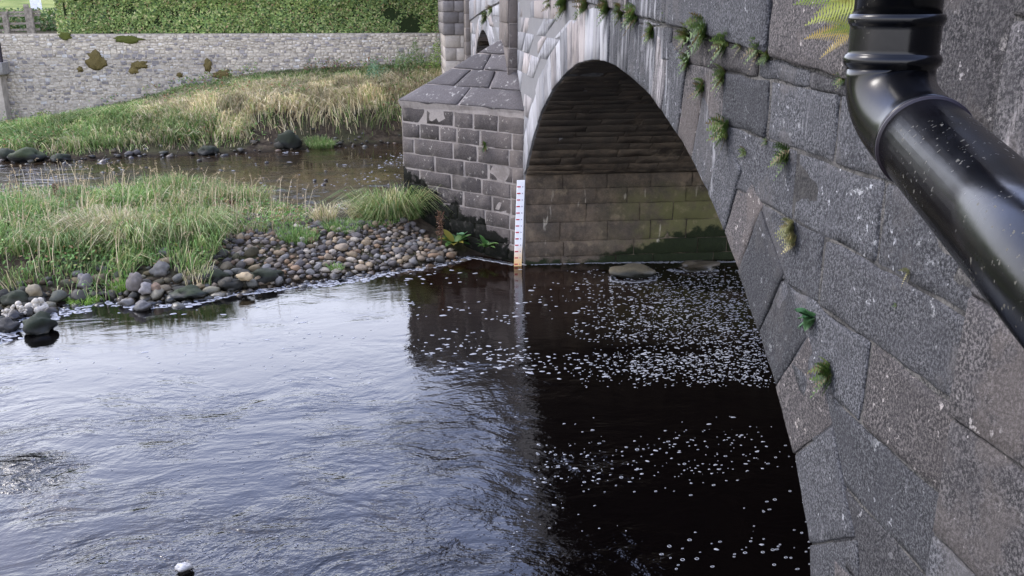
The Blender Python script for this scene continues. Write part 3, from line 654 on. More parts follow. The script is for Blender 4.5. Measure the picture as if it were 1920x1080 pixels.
# ------------------------------------------------------------------ far river wall
bankz = lambda x: float(np.interp(x, WB[:, 0], WB[:, 1]))
XL, XR = -15.5, .97; WT = 3.07
wall = mesh_obj('river_wall', *box((XL, WY+.004, -.3), (XR, WY+.5, WT-.02)), mat_plain('wall_core', (.46, .40, .31), .95, .1, .5, 8)); tag(wall, 'long pale limestone rubble retaining wall below the hedge across the river', 'wall')
sts = []; z = -.2; r = random.Random(51)
while z < WT-.05:
    x = XL; rowh = r.uniform(.055, .115)
    while x < XR:
        wd = r.uniform(.06, .22); h = rowh*r.uniform(.8, 1.15); sts.append((x, z+r.uniform(-.025, .025), min(wd, XR-x), h)); x += wd+.012
    z += rowh
def rubble(x, z, w_, h):
    j = lambda a=.014: r.uniform(-a, a); d = r.uniform(.0, .012); y0 = WY+.02
    o = [(x+j(), y0, z+j()), (x+w_+j(), y0, z+j()), (x+w_+j(), y0, min(WT, z+h+j())), (x+j(), y0, min(WT, z+h+j()))]
    i_ = min(.012, h*.2); f = [(o[0][0]+i_, WY-d, o[0][2]+i_), (o[1][0]-i_, WY-d+j(.008), o[1][2]+i_), (o[2][0]-i_, WY-d, o[2][2]-i_), (o[3][0]+i_, WY-d+j(.008), o[3][2]-i_)]
    return o+f, [(4, 5, 6, 7), (0, 1, 5, 4), (1, 2, 6, 5), (2, 3, 7, 6), (3, 0, 4, 7)]
vis = [s for s in sts if s[0] > -12.5 and s[1]+s[3] > bankz(s[0])]; big = set(sorted(vis, key=lambda s: -s[2]*s[3])[:295])
VV = []; FFc = []; CCc = []
def wcol():
    k = r.random()
    if k < .06: return np.array((.62, .58, .50))*r.uniform(.85, 1.1)
    if k < .25: return np.array((.30, .27, .24))*r.uniform(.8, 1.2)
    return np.array((.52, .455, .35))*r.uniform(.8, 1.18)
for s in sts:
    v, f = rubble(*s); cc = wcol()
    if s[0] < -6 and s[1] < 2.4: cc = cc*np.array((.76, .77, .80))
    if s in big: mesh_obj('stone', v, f, M['rubble'], wall, col=cc)
    else:
        b = len(VV); VV += v; FFc += [tuple(q+b for q in ff) for ff in f]; CCc += [cc]*8
sm = mesh_obj('small_stones', VV, np.array(FFc), M['rubble'], wall, col=np.array(CCc)); tag(sm, kind='stuff')
# moss cushions on the wall
for (px, py, rx, rz, lb) in [(180, 113, .30, .24, 'large round brown moss cushion on the far river wall'), (262, 122, .26, .13, 'flat olive moss patch right of the largest cushion on the river wall'), (250, 132, .16, .12, 'small lower moss patch beneath the flat olive one'),
                             (122, 68, .18, .12, 'green brown moss hanging over the wall top by the fence'), (240, 74, .45, .12, 'long green moss strip draped over the wall top under the hedge'), (150, 130, .10, .09, 'tiny brown moss tuft left below the largest cushion'),
                             (390, 122, .12, .20, 'upright narrow moss tuft in the middle of the river wall'), (418, 140, .30, .14, 'wide yellow brown moss cushion near the middle of the wall'), (337, 140, .10, .07, 'small dark moss spot in mid wall'), (385, 165, .16, .16, 'dark moss tuft at the foot of the wall above the grass')]:
    p = atY(px, py, WY); V = rock_verts(ICO3, (rx, .09, rz), int(px*3+py), .35); V = V@np.array([[1, 0, 0], [0, 1, 0], [0, 0, 1]])
    V = ICO3[0]*np.array([1 + .55*mn.noise(Vector(v)*1.8+Vector((px, 0, 0)))+.45*mn.noise(Vector(v)*5+Vector((px, 0, 0))) for v in ICO3[0]])[:, None]*np.array([rx, .05, rz])
    cc = np.array((.13, .10, .035))*random.uniform(.8, 1.3) if 'green' not in lb else np.array((.09, .10, .02))
    o = mesh_obj('moss_cushion', V+p, ICO3[1], M['moss'], col=cc, smooth=True); tag(o, lb, 'moss')

# stone gate pier at the left end of the wall
gp = atY(4, 195, 30.62); gpo = empty('wall_pier', (gp[0]-.3, 30.8, 0), 'pale squared pier with a flat dark cap stone at the left end of the wall', 'pier')
mesh_obj('shaft', *box((gp[0]-.6, 30.6, -.3), (gp[0]+.08, 30.99, atY(4, 141, 30.6)[2])), mat_plain('pale_render', (.40, .35, .28), .9, .2, .4, 3), gpo)
zc0 = atY(4, 141, 30.5)[2]; zc1 = atY(4, 117, 30.5)[2]
stone('cap_stone', [(gp[0]-.7, 30.5, zc0), (gp[0]+.24, 30.5, zc0), (gp[0]+.24, 30.5, zc1), (gp[0]-.7, 30.5, zc1)], (0, -1, 0), .48, M['rubble'], gpo, amp=.02, res=.15, maxn=6, col=(.26, .24, .21), seed=9)
ip = atY(3, 112, 30.75); o = mesh_obj('iron_post', *tube([(ip[0]-.02, 30.75, zc1-.01), (ip[0]-.02, 30.75, atY(3, 78, 30.75)[2])], .06, 12), M['dark']); tag(o, 'short dark iron post standing on the cap stone at the left edge', 'post')

# wooden fence beyond the wall end
fy = 32.6; fz = 3.0
fence = empty('wooden_fence', (-12, fy, fz), 'weathered wooden post and rail fence at the top left beyond the wall', 'fence')
for px, w_, yt, yb_ in ((8, .16, 22, 64), (48, .13, 8, 58), (56, .10, 15, 55), (-60, .14, 12, 60)):
    a = atY(px, yt, fy); b = atY(px, yb_, fy); mesh_obj('post', *box((a[0]-w_/2, fy-.05, b[2]-.3), (a[0]+w_/2, fy+.07, a[2])), M['wood'], fence)
for py in (23, 29, 44, 56):
    a = atY(-80, py+3, fy+.1); b = atY(75, py-1, fy+.1); zt = .035
    mesh_obj('rail', [(a[0], fy+.075, a[2]-zt), (a[0], fy+.12, a[2]-zt), (a[0], fy+.12, a[2]+zt), (a[0], fy+.075, a[2]+zt), (b[0], fy+.075, b[2]-zt), (b[0], fy+.12, b[2]-zt), (b[0], fy+.12, b[2]+zt), (b[0], fy+.075, b[2]+zt)],
             [(0, 1, 2, 3), (7, 6, 5, 4), (0, 4, 5, 1), (1, 5, 6, 2), (2, 6, 7, 3), (3, 7, 4, 0)], M['wood'], fence)
a = atY(68, 18, 38); b = atY(68, -14, 38)
o = empty('white_sign', (a[0], 38, 3.2), 'white board on a post seen over the fence at the hedge end', 'sign')
mesh_obj('board', *box((a[0]-.18, 37.97, a[2]), (a[0]+.22, 38.0, b[2])), M['white'], o); mesh_obj('post', *box((a[0]-.04, 38.003, 3.0), (a[0]+.04, 38.07, b[2]+.1)), M['wood'], o)

# ------------------------------------------------------------------ foliage helpers
def leaves(P, Nrm, size, col, aspect=.6, curl=.25):
    """P centres, Nrm facing; each leaf a bent diamond of 4 triangles (as 2 quads sharing a midrib)"""
    n = len(P); a = rng.normal(0, 1, (n, 3)); a -= Nrm*(a*Nrm).sum(1)[:, None]; a /= np.linalg.norm(a, axis=1)[:, None]; b = np.cross(Nrm, a)
    s = (size*rng.uniform(.65, 1.35, n))[:, None]
    base = P-a*s*.5; tip = P+a*s*.5-Nrm*s*curl*.5; l_ = P+b*s*aspect*.5-Nrm*s*curl*.3; r_ = P-b*s*aspect*.5-Nrm*s*curl*.3
    V = np.stack([base, l_, tip, r_], 1).reshape(-1, 3); i = np.arange(n)*4
    Fq = np.concatenate([np.stack([i, i+1, i+2], 1), np.stack([i, i+2, i+3], 1)]); C = np.repeat(col, 4, 0); return V, Fq, C
def blades(P, h, w_, lean, col, tipcol=None, droop=.35):
    """P base points; lean = horizontal vector of the tip relative to the height"""
    n = len(P); a = rng.uniform(0, 6.28, n); s = np.stack([np.cos(a), np.sin(a), np.zeros(n)], 1)*(w_/2)[:, None]
    hh = h[:, None]; up = np.array([0, 0, 1.0]); ln = np.column_stack([lean, np.zeros(n)])
    m1 = P+up*hh*.42+ln*hh*.14; m2 = P+up*hh*.78+ln*hh*.48; t = P+up*hh*(1-droop*np.linalg.norm(lean, axis=1)[:, None])+ln*hh*1.0
    V = np.stack([P-s, P+s, m1-s*.85, m1+s*.85, m2-s*.6, m2+s*.6, t], 1).reshape(-1, 3); i = np.arange(n)*7
    T = np.concatenate([np.stack([i+p, i+q, i+k], 1) for p, q, k in ((0, 1, 3), (0, 3, 2), (2, 3, 5), (2, 5, 4), (4, 5, 6))])
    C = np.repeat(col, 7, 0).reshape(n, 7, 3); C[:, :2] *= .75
    if tipcol is not None: C[:, 4:] = C[:, 4:]*.4+tipcol[:, None]*.6
    return V, T, C.reshape(-1, 3)
def pal(n, cols, wts, j=.25):
    cols = np.array(cols); k = rng.choice(len(cols), n, p=np.array(wts)/sum(wts)); return cols[k]*rng.uniform(1-j, 1+j, (n, 1))
def merge(L):
    V = []; T = []; C = []; b = 0
    for v, t_, c in L: V.append(v); T.append(t_+b); C.append(c); b += len(v)
    return np.concatenate(V), np.concatenate(T), np.concatenate(C)
GREEN = [(.12, .22, .055), (.17, .28, .075), (.24, .31, .11), (.31, .33, .13), (.48, .42, .23), (.07, .13, .03)]
DRY = [(.56, .47, .28), (.66, .57, .37), (.36, .29, .18), (.34, .36, .15), (.22, .28, .08)]

# hedge on the river wall
def hedge():
    root = empty('hedge', (-5, WY+.7, WT), 'dense clipped green hedge with yellowing leaves along the top of the river wall', 'hedge')
    x0, x1 = atY(92, 30, WY)[0], .95; zt = 5.3
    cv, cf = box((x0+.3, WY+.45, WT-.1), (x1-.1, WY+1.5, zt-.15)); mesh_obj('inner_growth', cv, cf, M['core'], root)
    n = 60000; x = rng.uniform(x0-.1, x1, n); z = rng.uniform(0, 1, n); z = WT-.03+(zt-WT)*z
    P = np.column_stack([x, z]); bul = .16*sn(P, 1.7)+.10*sn(P+9, 4); y = WY+.28-bul*1.0+rng.exponential(.10, n)
    e_ = np.clip((x-x0)/.5, 0, 1); y += (1-e_)*.5
    k = rng.random(n) < .93; P3_ = np.column_stack([x, y, z])[k]
    # bottom edge uneven, overhanging the wall top
    low_ = WT-.05+.08*sn(np.column_stack([P3_[:, 0], P3_[:, 0]*0]), 3); P3_ = P3_[P3_[:, 2] > low_]
    n = len(P3_); Nr = np.column_stack([rng.normal(0, .55, n), -np.ones(n), rng.normal(.45, .5, n)]); Nr /= np.linalg.norm(Nr, axis=1)[:, None]
    c = pal(n, [(.13, .20, .05), (.19, .27, .07), (.28, .34, .10), (.42, .40, .17), (.30, .19, .10), (.06, .10, .03)], [3, 4, 3, 1.6, .4, 2])
    f = np.clip(sn(P3_[:, [0, 2]], .8)*.5+.5, 0, 1)[:, None]; c = c*(.7+.6*f)
    V, T, C = leaves(P3_, Nr, np.full(n, .085), c, .62); tag(mesh_obj('leaves', V, T, M['leaf'], root, col=C), kind='stuff')
    # top leaves
hedge()
# shrubby growth behind fence and a dark field hedge
n = 9000; x = rng.uniform(-17.5, -10.5, n); z = 3.0+rng.beta(1, 1.4, n)*.85; P = np.column_stack([x, 35+rng.normal(0, .5, n)+.3*sn(np.column_stack([x, z]), 2), z])
Nr = rng.normal(0, 1, (n, 3))+[0, -1, .5]; Nr /= np.linalg.norm(Nr, axis=1)[:, None]
o = mesh_obj('shrub', *leaves(P, Nr, np.full(n, .10), pal(n, [(.05, .10, .02), (.10, .16, .04), (.22, .18, .09)], [3, 2, 1]))[:2], M['leaf'], col=np.repeat(pal(n, [(.05, .10, .02), (.10, .16, .04), (.22, .18, .09)], [3, 2, 1]), 4, 0)); tag(o, 'low dark green shrub growth behind the wooden fence', 'shrub')

# far bank grass
def bank_grass():
    n = 75000; x = rng.uniform(-14.5, .95, n); t = rng.random(n)**.8; ey = np.interp(x, BE[:, 0], BE[:, 1]); y = ey+.15+(WY-ey-.2)*t
    P = np.column_stack([x, y]); ms = sn(P, .9)
    keep = (rng.random(n) < np.clip((t-.02)*5, 0, 1)*(.55+.6*(ms > -.5))); 
    keep &= ~((t < .3) & (x > -4.6) & (rng.random(n) < .82))      # bare earth and shingle at the foot of the right part
    x, y, t = x[keep], y[keep], t[keep]; P = np.column_stack([x, y]); n = len(P); z = terrain(P)
    grn = np.clip(.55-(x+6.0)*.09+.8*sn(P, 1.3)-.6*(t > .25)*(t < .75)*(x > -8), 0, 1)
    grn = np.maximum(grn, (t > .80)*.55*(x > -6))
    cg = pal(n, GREEN, [2, 3, 3, 2, 1, 2]); cd = pal(n, DRY, [4, 3, 2, 2, 1]); c = np.where((rng.random(n) < grn)[:, None], cg, cd)
    h = rng.uniform(.22, .52, n)*(1+.35*sn(P, 1.3)); cq = np.floor(P/.8).astype(int); hq = (cq[:, 0]*73856093 ^ cq[:, 1]*19349663) % 1000/1000.; ln = rng.normal(0, .36, (n, 2))+np.stack([np.cos(hq*6.28)*.45, -.45+.2*np.sin(hq*6.28)], 1)
    tuss = sn(P, 2.6) > .25; ln[tuss] *= 1.25; h = h*np.where(t < .1, .5, 1.0)*np.interp(t, [.55, 1], [1, .35])
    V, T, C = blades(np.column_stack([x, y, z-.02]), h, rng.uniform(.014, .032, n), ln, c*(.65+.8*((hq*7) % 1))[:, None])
    m2_ = 14000; xq = rng.uniform(-13, .9, m2_); eq = np.interp(xq, BE[:, 0], BE[:, 1]); q = np.column_stack([xq, eq+.5+(WY-eq-.6)*rng.random(m2_)]); q = q[sn(q, 1.9) > .25]; m2_ = len(q); N2 = rng.normal(0, .7, (m2_, 3))+[0, -.6, .9]; N2 /= np.linalg.norm(N2, axis=1)[:, None]
    V4 = leaves(np.column_stack([q, terrain(q)+rng.uniform(.05, .45, m2_)]), N2, np.full(m2_, .085), pal(m2_, [(.10, .18, .04), (.20, .28, .08), (.26, .14, .07), (.34, .28, .12)], [3, 2, 1.2, 1]), .5)
    V, T, C = merge([(V, T, C), V4]); tag(mesh_obj('bank_grass', V, T, M['grass'], col=C, origin=(0, 0, 0)), 'long straw coloured and green grass covering the far river bank', 'grass', kind='stuff')
bank_grass()
# leafy weeds at the top right of the bank
def weeds(px0, px1, py0, py1, n, lb, cols, size=.07, Yf=30.0, sp=.35, ht=.5):
    a = atY(px0, py1, Yf); b = atY(px1, py0, Yf); x = rng.uniform(a[0], b[0], n); y = Yf+rng.normal(0, sp, n); y = np.minimum(y, WY-.05); zb = terrain(np.column_stack([x, y]))
    cx = (a[0]+b[0])/2; hw = (b[0]-a[0])/2; z = zb+rng.random(n)**.8*ht*np.sqrt(np.clip(1-((x-cx)/hw)**2, .05, 1))*(1+.3*np.sin(x*9))
    Nr = rng.normal(0, 1, (n, 3))+[0, -.7, .8]; Nr /= np.linalg.norm(Nr, axis=1)[:, None]; c = pal(n, cols, [1]*len(cols)); V, T, C = leaves(np.column_stack([x, y, z]), Nr, np.full(n, size), c, .45)
    o = mesh_obj('weed_clump', V, T, M['leaf'], col=C); tag(o, lb, 'weeds')
weeds(680, 735, 140, 178, 1500, 'grey green leafy weed clump on the bank top left of the nettles', [(.10, .19, .09), (.15, .25, .13)], .06, 29.6, .3, .55)
weeds(740, 800, 120, 165, 1700, 'tall thin nettles against the wall beside the bridge abutment', [(.15, .23, .07), (.10, .17, .05), (.22, .24, .10)], .055, 30.3, .3, .85)
weeds(795, 838, 120, 160, 1000, 'bright yellow green weed clump at the foot of the abutment', [(.24, .32, .07), (.17, .26, .05)], .06, 30.3, .25, .8)
weeds(560, 675, 135, 150, 900, 'reddish brown and green bramble strip along the wall foot', [(.22, .11, .06), (.13, .15, .05)], .06, 30.6, .2, .35)
weeds(62, 105, 225, 262, 1000, 'dark mossy plant mound at the wall foot at far left', [(.07, .11, .02), (.13, .12, .03), (.18, .26, .04)], .06, 28.6, .3, .45)

# ------------------------------------------------------------------ shingle bar: cobbles, grass, plants
COBC = [(.15, .125, .10), (.22, .17, .115), (.30, .225, .135), (.11, .095, .085), (.36, .31, .24), (.20, .13, .075), (.08, .07, .065), (.19, .18, .165), (.14, .125, .11)]
cand = []
def addcob(px, py, s, dark=0.0):
    p = ground(px, py, .12); zt = float(terrain(p[None, :2])[0]); cand.append((p[0], p[1], zt, s, dark))
r = random.Random(71)
for _ in range(8000):
    u_ = r.random(); px = 380+u_*500; lo = np.interp(px, [380, 560, 700, 860, 880], [440, 425, 428, 470, 480]); hi = np.interp(px, [380, 440, 540, 640, 750, 830, 885], [552, 548, 538, 522, 507, 494, 478])
    if px < 560 and r.random() < .35: continue
    addcob(px, r.uniform(lo, hi), abs(r.gauss(.028, .018))+.016)
for _ in range(3600):
    px = r.uniform(-60, 480); c0 = np.interp(px, [-60, 0, 60, 130, 200, 280, 350, 440, 480], [600, 592, 598, 578, 566, 570, 563, 545, 541]); addcob(px, c0+2-abs(r.gauss(0, 22)), abs(r.gauss(.035, .028))+.02, r.choice((.3, .5, .7, .9)))
for _ in range(330):      # foot of the far bank
    px = r.uniform(-20, 750); i = np.interp(px, [p[0] for p in bank_px], [p[1] for p in bank_px]); p = ground(px, i+3-abs(r.gauss(0, 9)), .05); zt = float(terrain(p[None, :2])[0]); cand.append((p[0], p[1], zt, abs(r.gauss(.025, .04))+.02, r.choice((0, .4, .8))))
for _ in range(70):      # stones breaking the surface of the shallow far channel
    px = r.uniform(-20, 740); py = r.uniform(295, 395); p = ground(px, py, 0); cand.append((p[0], p[1], -.02, abs(r.gauss(.03, .02))+.02, .5))
def vis_sz(c): return c[3]/math.hypot(c[0], c[1])*(1 if not (c[4] > .3 and c[1] > 24) else .8)
keepc = []; grid = {}
for c in sorted(cand, key=lambda c: -c[3]):
    k = (int(c[0]/.2), int(c[1]/.2)); ok = True
    for dx in (-1, 0, 1):
        for dy in (-1, 0, 1):
            for q in grid.get((k[0]+dx, k[1]+dy), ()):
                if (q[0]-c[0])**2+(q[1]-c[1])**2 < (.62*(q[3]+c[3]))**2: ok = False; break
            if not ok: break
        if not ok: break
    if ok: grid.setdefault(k, []).append(c); keepc.append(c)
keepc.sort(key=lambda c: -vis_sz(c))
VV = []; TT = []; CC_ = []; base = 0
for i, (x, y, z, s, dk) in enumerate(keepc):
    q = random.Random(i*7+3); sz3 = (s*q.uniform(.85, 1.35), s*q.uniform(.75, 1.05), s*q.uniform(.5, .85)); V = rock_verts(ICO2 if i < 290 else ICO1, sz3, i+13, .2 if i < 290 else .25)+[x, y, z+sz3[2]*.45]
    cc = np.array(q.choice(COBC))*q.uniform(.6, 1.3)*.9*(1-dk*.82)*np.array((1, 1+dk*.08, 1-dk*.25))
    if i < 290:
        tone = 'dark wet' if dk > .4 or cc.mean() < .12 else ('pale buff' if cc.mean() > .27 else 'brown grey')
        o = mesh_obj('cobble', V, ICO2[1], M['cobble'], col=cc, smooth=True)
        LM = [('near the froth heap at far left', -5.3, 11.9), ('below the vivid green weed at the left shore', -4.4, 12.3), ('left of the tall brown grey boulder', -3.9, 12.8), ('beside the light grey round boulder', -3.5, 12.5), ('around the dark weedy shore boulder', -2.9, 12.5),
              ('behind the wide dark mossy boulder', -2.2, 13.3), ('at the water just right of the wide dark boulder', -1.8, 12.7), ('in the left half of the bare shingle', -1.5, 13.9), ('at the foamy edge in mid shingle', -1.0, 13.1), ('in the middle of the bare shingle', -.7, 14.2), ('at the foamy edge below the dock leaves', .1, 13.5),
              ('beside the dock leaves at the cutwater', .3, 14.3), ('under the big arching tussock', -.4, 15.3), ('on top of the bar by the pale grass spray', -1.6, 15.6), ('in the grass of the bar', -3.8, 14.8), ('at the left part of the far bank edge', -8.5, 25), ('at the far bank edge near the splashed boulder', -4.5, 26), ('at the far bank edge close to the cutwater', -1.5, 27), ('in the shallow far channel', -4.5, 20)]
        where = min(LM, key=lambda l: (l[1]-x)**2+(l[2]-y)**2)[0]; sz_ = 'large' if s > .105 else ('mid sized' if s > .08 else 'smaller'); sh = 'flat' if sz3[2] < .60*s else ('long' if sz3[0] > 1.2*s else 'rounded')
        tag(o, '%s %s %s cobble %s' % (sz_, sh, tone, where), 'cobble', '%s %s %s cobbles %s' % (sz_, sh, tone, where))
    else: VV.append(V); TT.append(ICO1[1]+base); CC_.append(np.repeat(cc[None], len(V), 0)); base += len(V)
o = mesh_obj('shingle', np.concatenate(VV), np.concatenate(TT), M['cobble'], col=np.concatenate(CC_), smooth=True, origin=(0, 0, 0)); tag(o, 'small mixed river shingle covering the bar and the bank foot', 'shingle', kind='stuff')

# named boulders
def boulder(px, py, w_px, h_px, lb, col, z0=0.0, top=None, rough=.2, ground_z=0.0, mat='cobble', deep=.8, name='boulder'):
    p = ground(px, py+h_px*.4, ground_z); D = (p-O)@FW; rx = w_px/2*D/F; rz = h_px/2*D/F; V = ICO3[0].copy(); so_ = Vector((px*.13, py*.17, 1))
    f = np.array([1+mn.noise(Vector(v)*1.2+so_)*rough*2.4+mn.noise(Vector(v)*3+so_)*rough*1.3+mn.noise(Vector(v)*7+so_)*rough*.45 for v in V]); V = V*f[:, None]; V[:, 2] = np.maximum(V[:, 2], -.75); V = V*[rx, rx*deep, rz*1.15]
    n_ = V/np.linalg.norm(V, axis=1)[:, None]; C = np.repeat(np.array(col)[None], len(V), 0)
    if top is not None: k = np.clip((V[:, 2]/rz+.1*np.array([mn.noise(Vector(v)*9+so_)*6 for v in V])-.1)*3, 0, 1)[:, None]; C = C*(1-k)+np.array(top)*k
    o = mesh_obj(name, V+[p[0], p[1]+rx*.3, ground_z+rz*.6], ICO3[1], M[mat], col=C, smooth=True); return tag(o, lb, 'boulder' if mat != 'froth' else 'foam')
BK = (.010, .010, .006); MO = (.017, .022, .008)
boulder(1187, 511, 84, 26, 'flat dark boulder ringed with foam under the arch', (.04, .04, .03), top=(.12, .10, .06), rough=.12, deep=.5)
boulder(1310, 501, 80, 14, 'low brown rocks just breaking the water near the back wall', (.05, .045, .03), top=(.11, .09, .06), rough=.3, deep=.5)
boulder(656, 383, 36, 16, 'mossy boulder alone in the far channel beyond the bar', BK, top=MO, deep=.6)
boulder(540, 266, 44, 36, 'dark mossy boulder splashed white on its left side at the far bank', BK, top=MO)
boulder(532, 258, 12, 20, 'white lichened stone against the mossy boulder', (.6, .6, .58))
boulder(390, 283, 34, 20, 'small dark mossy boulder at the far waterline left of the white one', BK, top=MO)
boulder(10, 291, 34, 26, 'mossy boulder at the left edge of the far bank', BK, top=MO)
boulder(50, 292, 56, 28, 'broad green mossed boulder at the far left waterline', BK, top=(.03, .04, .010))
boulder(112, 297, 34, 16, 'low dark boulder right of the green mossed one', BK, top=MO)
boulder(72, 609, 62, 38, 'round black green mossy boulder in the rapid at left', (.008, .009, .005), top=(.014, .02, .007))
boulder(14, 612, 40, 26, 'dark wet boulder at the left edge of the near water', (.03, .028, .025))
boulder(30, 592, 26, 18, 'dark wet stone between the froth and the left edge', (.035, .03, .026))
boulder(500, 518, 60, 26, 'wide dark mossy boulder at the waterline in mid bar', BK, top=MO, ground_z=.05)
boulder(405, 520, 44, 26, 'dark mossy boulder under the grass edge', BK, top=MO, ground_z=.08)
boulder(435, 535, 40, 20, 'black mossy stone left of the wide dark boulder', BK, ground_z=.03)
boulder(458, 519, 28, 14, 'sandy flat stone on top of the dark boulders', (.34, .26, .15), ground_z=.16)
boulder(268, 574, 34, 18, 'grey boulder standing in the water below the grass', (.13, .12, .11))
boulder(237, 568, 28, 14, 'pale grey stone just left of the grey boulder in the water', (.22, .20, .17))
boulder(272, 541, 26, 22, 'light grey round boulder above the waterline', (.24, .22, .20), ground_z=.1)
boulder(253, 528, 28, 32, 'tall brown grey boulder half under the grass', (.15, .13, .11), ground_z=.14)
boulder(160, 525, 30, 28, 'blocky grey boulder at the grass edge', (.17, .155, .14), ground_z=.14)
boulder(292, 540, 18, 20, 'brown upright stone beside the light round boulder', (.22, .15, .10), ground_z=.1)
boulder(62, 545, 26, 26, 'yellow grey stone low in the left grass', (.24, .20, .13), ground_z=.14)
boulder(30, 560, 50, 30, 'dark peaty boulder bank at the left end of the bar', (.03, .03, .018), top=MO, ground_z=.05)
boulder(350, 551, 60, 22, 'dark weedy boulder at the shore below the tall grass', BK, top=(.02, .03, .008), ground_z=.02)
boulder(300, 505, 34, 24, 'grey stone showing through the grass', (.14, .13, .11), ground_z=.2)
boulder(270, 472, 30, 14, 'flat grey rock among the grass in mid bar', (.20, .18, .16), ground_z=.3)
boulder(370, 438, 20, 10, 'white stone in the grass near the bar top', (.55, .50, .45), ground_z=.36)
boulder(449, 478, 24, 18, 'buff angular stone at the grass edge of the shingle', (.30, .25, .18), ground_z=.22)
boulder(345, 1066, 30, 20, 'white capped stone poking out of the water at the bottom edge', (.05, .045, .04), top=(.6, .58, .55))
# cream froth heaps caught on the stones
for px, py, w_, h_, lb in ((68, 574, 40, 26, 'larger heap of cream river froth caught on the left stones'), (26, 584, 44, 14, 'flat streak of cream froth left of the larger heap')):
    p = ground(px, py+8, .02); L_ = []
    for k in range(80):
        q = random.Random(px+k); s = q.uniform(.012, .042)*h_/22; c = p+np.array([q.gauss(0, w_*.0015), q.gauss(0, .035), abs(q.gauss(0, .035))+.02]); L_.append((ICO2[0]*s+c, ICO2[1], np.zeros((len(ICO2[0]), 3))))
    L_.append((rock_verts(ICO3, (w_*.0026, .075, .03*h_/22), px, .3)+p+[0, 0, .02], ICO3[1], np.zeros((len(ICO3[0]), 3)))); V, T, C = merge(L_); tag(mesh_obj('froth_heap', V, T, M['froth'], smooth=True), lb, 'foam')

# grass on the bar
veg = [(-300, 345), (0, 380), (120, 375), (240, 372), (300, 372), (340, 378), (470, 385), (560, 415), (600, 428), (560, 450), (440, 462), (400, 490), (395, 515), (350, 520), (330, 505), (260, 500), (230, 530), (200, 536), (120, 536), (60, 530), (0, 548), (-300, 575)]
VP = np.array([ground(x, y, .25)[:2] for x, y in veg])
def inpoly(P, A):
    B = np.roll(A, -1, 0); ins = np.zeros(len(P), bool)
    for a, b in zip(A, B):
        cnd = (a[1] > P[:, 1]) != (b[1] > P[:, 1]); xi = a[0]+(P[:, 1]-a[1])/(b[1]-a[1]+1e-12)*(b[0]-a[0]); ins ^= cnd & (P[:, 0] < xi)
    return ins
def bar_grass():
    n = 110000; P = np.column_stack([rng.uniform(-12, -1.0, n), rng.uniform(11.5, 21, n)]); P = P[inpoly(P, VP)]
    k = sn(P, 1.6); P = P[rng.random(len(P)) < np.clip(.6+1.1*k, .10, 1)]; n = len(P); z = terrain(P); k = sn(P, 1.6)
    c = pal(n, GREEN, [3, 4, 3, 2, 1, 2]); dry = sn(P+20, 1.5) > .15; cd = pal(n, DRY, [2, 2, 1, 3, 2]); c = np.where((dry & (rng.random(n) < .6))[:, None], cd, c)
    # tussocks lean their own way
    cell = np.floor(P/.55).astype(int); hsh = (cell[:, 0]*73856093 ^ cell[:, 1]*19349663) % 1000/1000.; ang = hsh*6.28; ln = np.stack([np.cos(ang), np.sin(ang)], 1)*.45+rng.normal(0, .33, (n, 2))+[.08, -.18]
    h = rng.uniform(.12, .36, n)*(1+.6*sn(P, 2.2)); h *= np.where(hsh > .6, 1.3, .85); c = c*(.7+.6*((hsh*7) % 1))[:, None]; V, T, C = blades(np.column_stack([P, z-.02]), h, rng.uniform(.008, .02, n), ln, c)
    # seeding stalks
    m_ = 520; q = P[rng.choice(n, m_)]; zq_ = terrain(q); ht = rng.uniform(.35, .85, m_); V2 = blades(np.column_stack([q, zq_]), ht, np.full(m_, .011), rng.normal(0, .16, (m_, 2))+[.10, 0], pal(m_, [(.60, .50, .32), (.46, .36, .22)], [1, 1]))
    hd = np.repeat(V2[0].reshape(-1, 7, 3)[:, 6], 9, 0); nh_ = len(hd); hd = hd-np.repeat((V2[0].reshape(-1, 7, 3)[:, 6]-V2[0].reshape(-1, 7, 3)[:, 4]), 9, 0)*rng.uniform(0, .55, (nh_, 1))+rng.normal(0, .008, (nh_, 3)); N1 = rng.normal(0, 1, (nh_, 3)); N1 /= np.linalg.norm(N1, axis=1)[:, None]
    V3 = leaves(hd, N1, np.full(nh_, .028), pal(nh_, [(.50, .40, .24), (.34, .25, .15)], [1, 1]), .4)
    m2_ = 16000; q = P[rng.choice(n, m2_)]+rng.normal(0, .05, (m2_, 2)); q = q[sn(q, 3.1) > .1]; m2_ = len(q); N2 = rng.normal(0, .7, (m2_, 3))+[0, -.3, 1]; N2 /= np.linalg.norm(N2, axis=1)[:, None]
    V4 = leaves(np.column_stack([q, terrain(q)+rng.uniform(.02, .26, m2_)]), N2, np.full(m2_, .06), pal(m2_, [(.12, .24, .05), (.18, .30, .08), (.22, .22, .06), (.30, .18, .08)], [3, 3, 1, .6]), .5)
    V, T, C = merge([(V, T, C), V2, V3, V4]); tag(mesh_obj('bar_grass', V, T, M['grass'], col=C, origin=(0, 0, 0)), 'green and straw grass with tall seed stalks on the shingle bar', 'grass', kind='stuff')
bar_grass()
